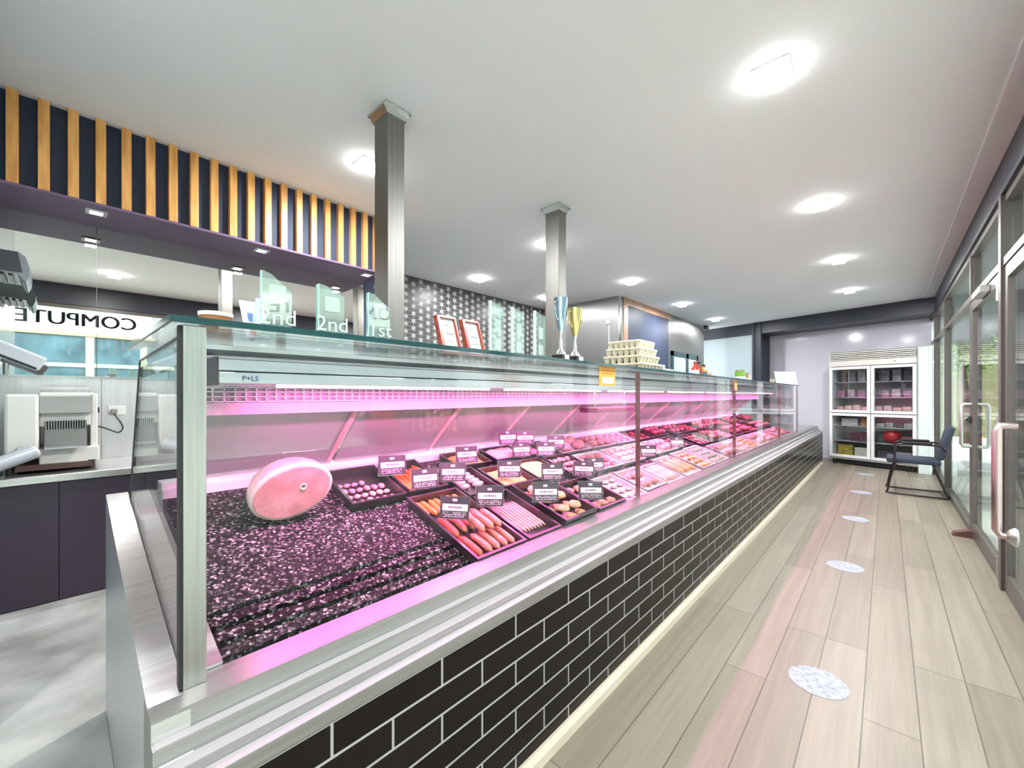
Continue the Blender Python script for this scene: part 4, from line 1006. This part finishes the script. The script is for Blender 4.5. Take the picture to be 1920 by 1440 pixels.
for k in range(8):
    x = .12 + k * .125 + (.06 if k > 3 else 0)
    fbox('meat_pack', x, .23, .963 if False else .962, .11, .2, .10 + .015 * (k % 3), mat('peach_pack_%d' % k, pm[k % 6], .35, 0, .3, 16), 'peach wrapped meat pack low behind the upper fridge doors, %s' % ['far left', 'second', 'third', 'fourth', 'fifth', 'sixth', 'seventh', 'far right'][k], 'pack', 'peach packs in the fridge')
obj('lower_floor', MB().box(.037, W - .037, .10, D - .035, .945, .962), mat('mid_shelf', (.4, .4, .41), .4), FR)
for k in range(7):
    x = .12 + k * .15 + (.03 if k > 3 else 0)
    fbox('dark_bag', x, .26, 1.512, .11, .12, .17 + .03 * (k % 3), mat('dark_bag_%d' % k, [(.05, .05, .06), (.12, .11, .13), (.22, .20, .23)][k % 3], .35, 0, .4, 12), 'dark bag on the fridge\'s top shelf, %s' % ['far left', 'second', 'third', 'fourth', 'fifth', 'sixth', 'far right'][k], 'bag', 'dark bags in the fridge')
    fbox('rose_pack', x, .26, 1.232, .11, .16, .12 + .02 * (k % 2), mat('rose_pack_%d' % k, [(.34, .17, .26), (.46, .34, .38)][k % 2], .4, 0, .3, 14), 'rose coloured pack on the fridge\'s middle shelf, %s' % ['far left', 'second', 'third', 'fourth', 'fifth', 'sixth', 'far right'][k], 'pack', 'rose packs in the fridge')
solo('spare_board', MB().box(1.225, 1.385, .0, .03, 0, 2.05, .003).box(1.33, 1.345, -.012, 0, 0, 2.05), mat('pale_mint_panel', (.70, .78, .75), .2), 'tall narrow pale board between the fridge and the window', 'board', M=GM)

# ------------------------------------------------------------------ chair
cx, cy = 7.47, -.28
t = thing('visitor_chair', 'dark blue padded armchair on a black tubular sled frame by the window', 'chair', (cx, cy, 0))
NAVY = mat('navy_fabric', (.022, .028, .05), .7, 0, .15, 60, bump=.2, bs=200); TUB = mat('black_tube', (.03, .02, .02), .3, .3)
obj('seat', MB().box(cx - .22, cx + .22, -.50, .0, .40, .465, .02), NAVY, t, True)
bk = MB().box(-.21, .21, -.03, .03, 0, .42, .02, T(cx, -.49, .47) @ RX(math.radians(14)))
obj('backrest', bk, NAVY, t, True)
for sx in (-.235, .235):
    x = cx + sx
    obj('sled_leg', MB().tube(smooth_pts([(x, -.10, .385), (x, -.06, .30), (x, -.015, .06), (x, -.04, .013), (x, -.50, .013), (x, -.56, .013)], 5), .011, 8), TUB, t, True)
    obj('rear_leg', MB().tube([(x, -.44, .385), (x, -.50, .2), (x, -.565, .013)], .011, 8), TUB, t, True)
    ar = obj('armrest', MB().tube(smooth_pts([(x, -.08, .39), (x, -.08, .52), (x, -.10, .625), (x, -.16, .65), (x, -.40, .65), (x, -.50, .64), (x, -.53, .60)], 5), .012, 8), TUB, t, True)
    obj('arm_pad', MB().box(x - .022, x + .022, -.42, -.14, .660, .682, .008), BLACKP, ar)
obj('seat_rail', MB().tube([(cx - .235, -.08, .388), (cx + .235, -.08, .388)], .011).tube([(cx - .235, -.44, .388), (cx + .235, -.44, .388)], .011).tube([(cx - .235, -.54, .013), (cx + .235, -.54, .013)], .011).tube([(cx - .235, -.53, .60), (cx + .235, -.53, .60)], .011), TUB, t, True)
# floor stickers
STK = mat('worn_blue_sticker', (.24, .28, .31), .6, 0, .25, 40, c2=(.32, .355, .375))
for i, (x, y) in enumerate(((2.262, .225), (3.922, .228), (5.50, .235), (7.058, .245), (8.685, .24))):
    solo('floor_sticker', MB().lathe([(.11, 0), (.11, .0012), (.0005, .0013)], 36, T(x, y, .0003)), STK, 'round pale blue sticker on the plank floor, %s from the camera' % ['nearest', 'second', 'third', 'fourth', 'furthest'][i], 'floor sticker', (x, y, 0), 'round floor stickers')

# ------------------------------------------------------------------ daylight and render look
w = bpy.data.worlds.new('sky'); sc.world = w; w.use_nodes = True
nt = w.node_tree; nt.nodes.clear()
bg = nt.nodes.new('ShaderNodeBackground'); ou = nt.nodes.new('ShaderNodeOutputWorld')
bg.inputs[0].default_value = (.92, .97, 1, 1); bg.inputs[1].default_value = 1.7
nt.links.new(bg.outputs[0], ou.inputs[0])
sd = bpy.data.lights.new('sun', 'SUN'); sd.energy = 3.0; sd.angle = .02; sd.color = (1, .97, .9)
so = bpy.data.objects.new('sun', sd); col.objects.link(so); so.rotation_euler = (math.radians(-38), 0, math.radians(10))
vs = sc.view_settings
vs.view_transform = 'Standard'; vs.look = 'None'; vs.gamma = 1; vs.use_curve_mapping = False; vs.exposure = 1.16
sc.cycles.use_denoising = True
sc.cycles.max_bounces = 10; sc.cycles.diffuse_bounces = 5; sc.cycles.glossy_bounces = 5; sc.cycles.transparent_max_bounces = 24
sc.cycles.caustics_reflective = False; sc.cycles.caustics_refractive = False; sc.cycles.sample_clamp_indirect = 6
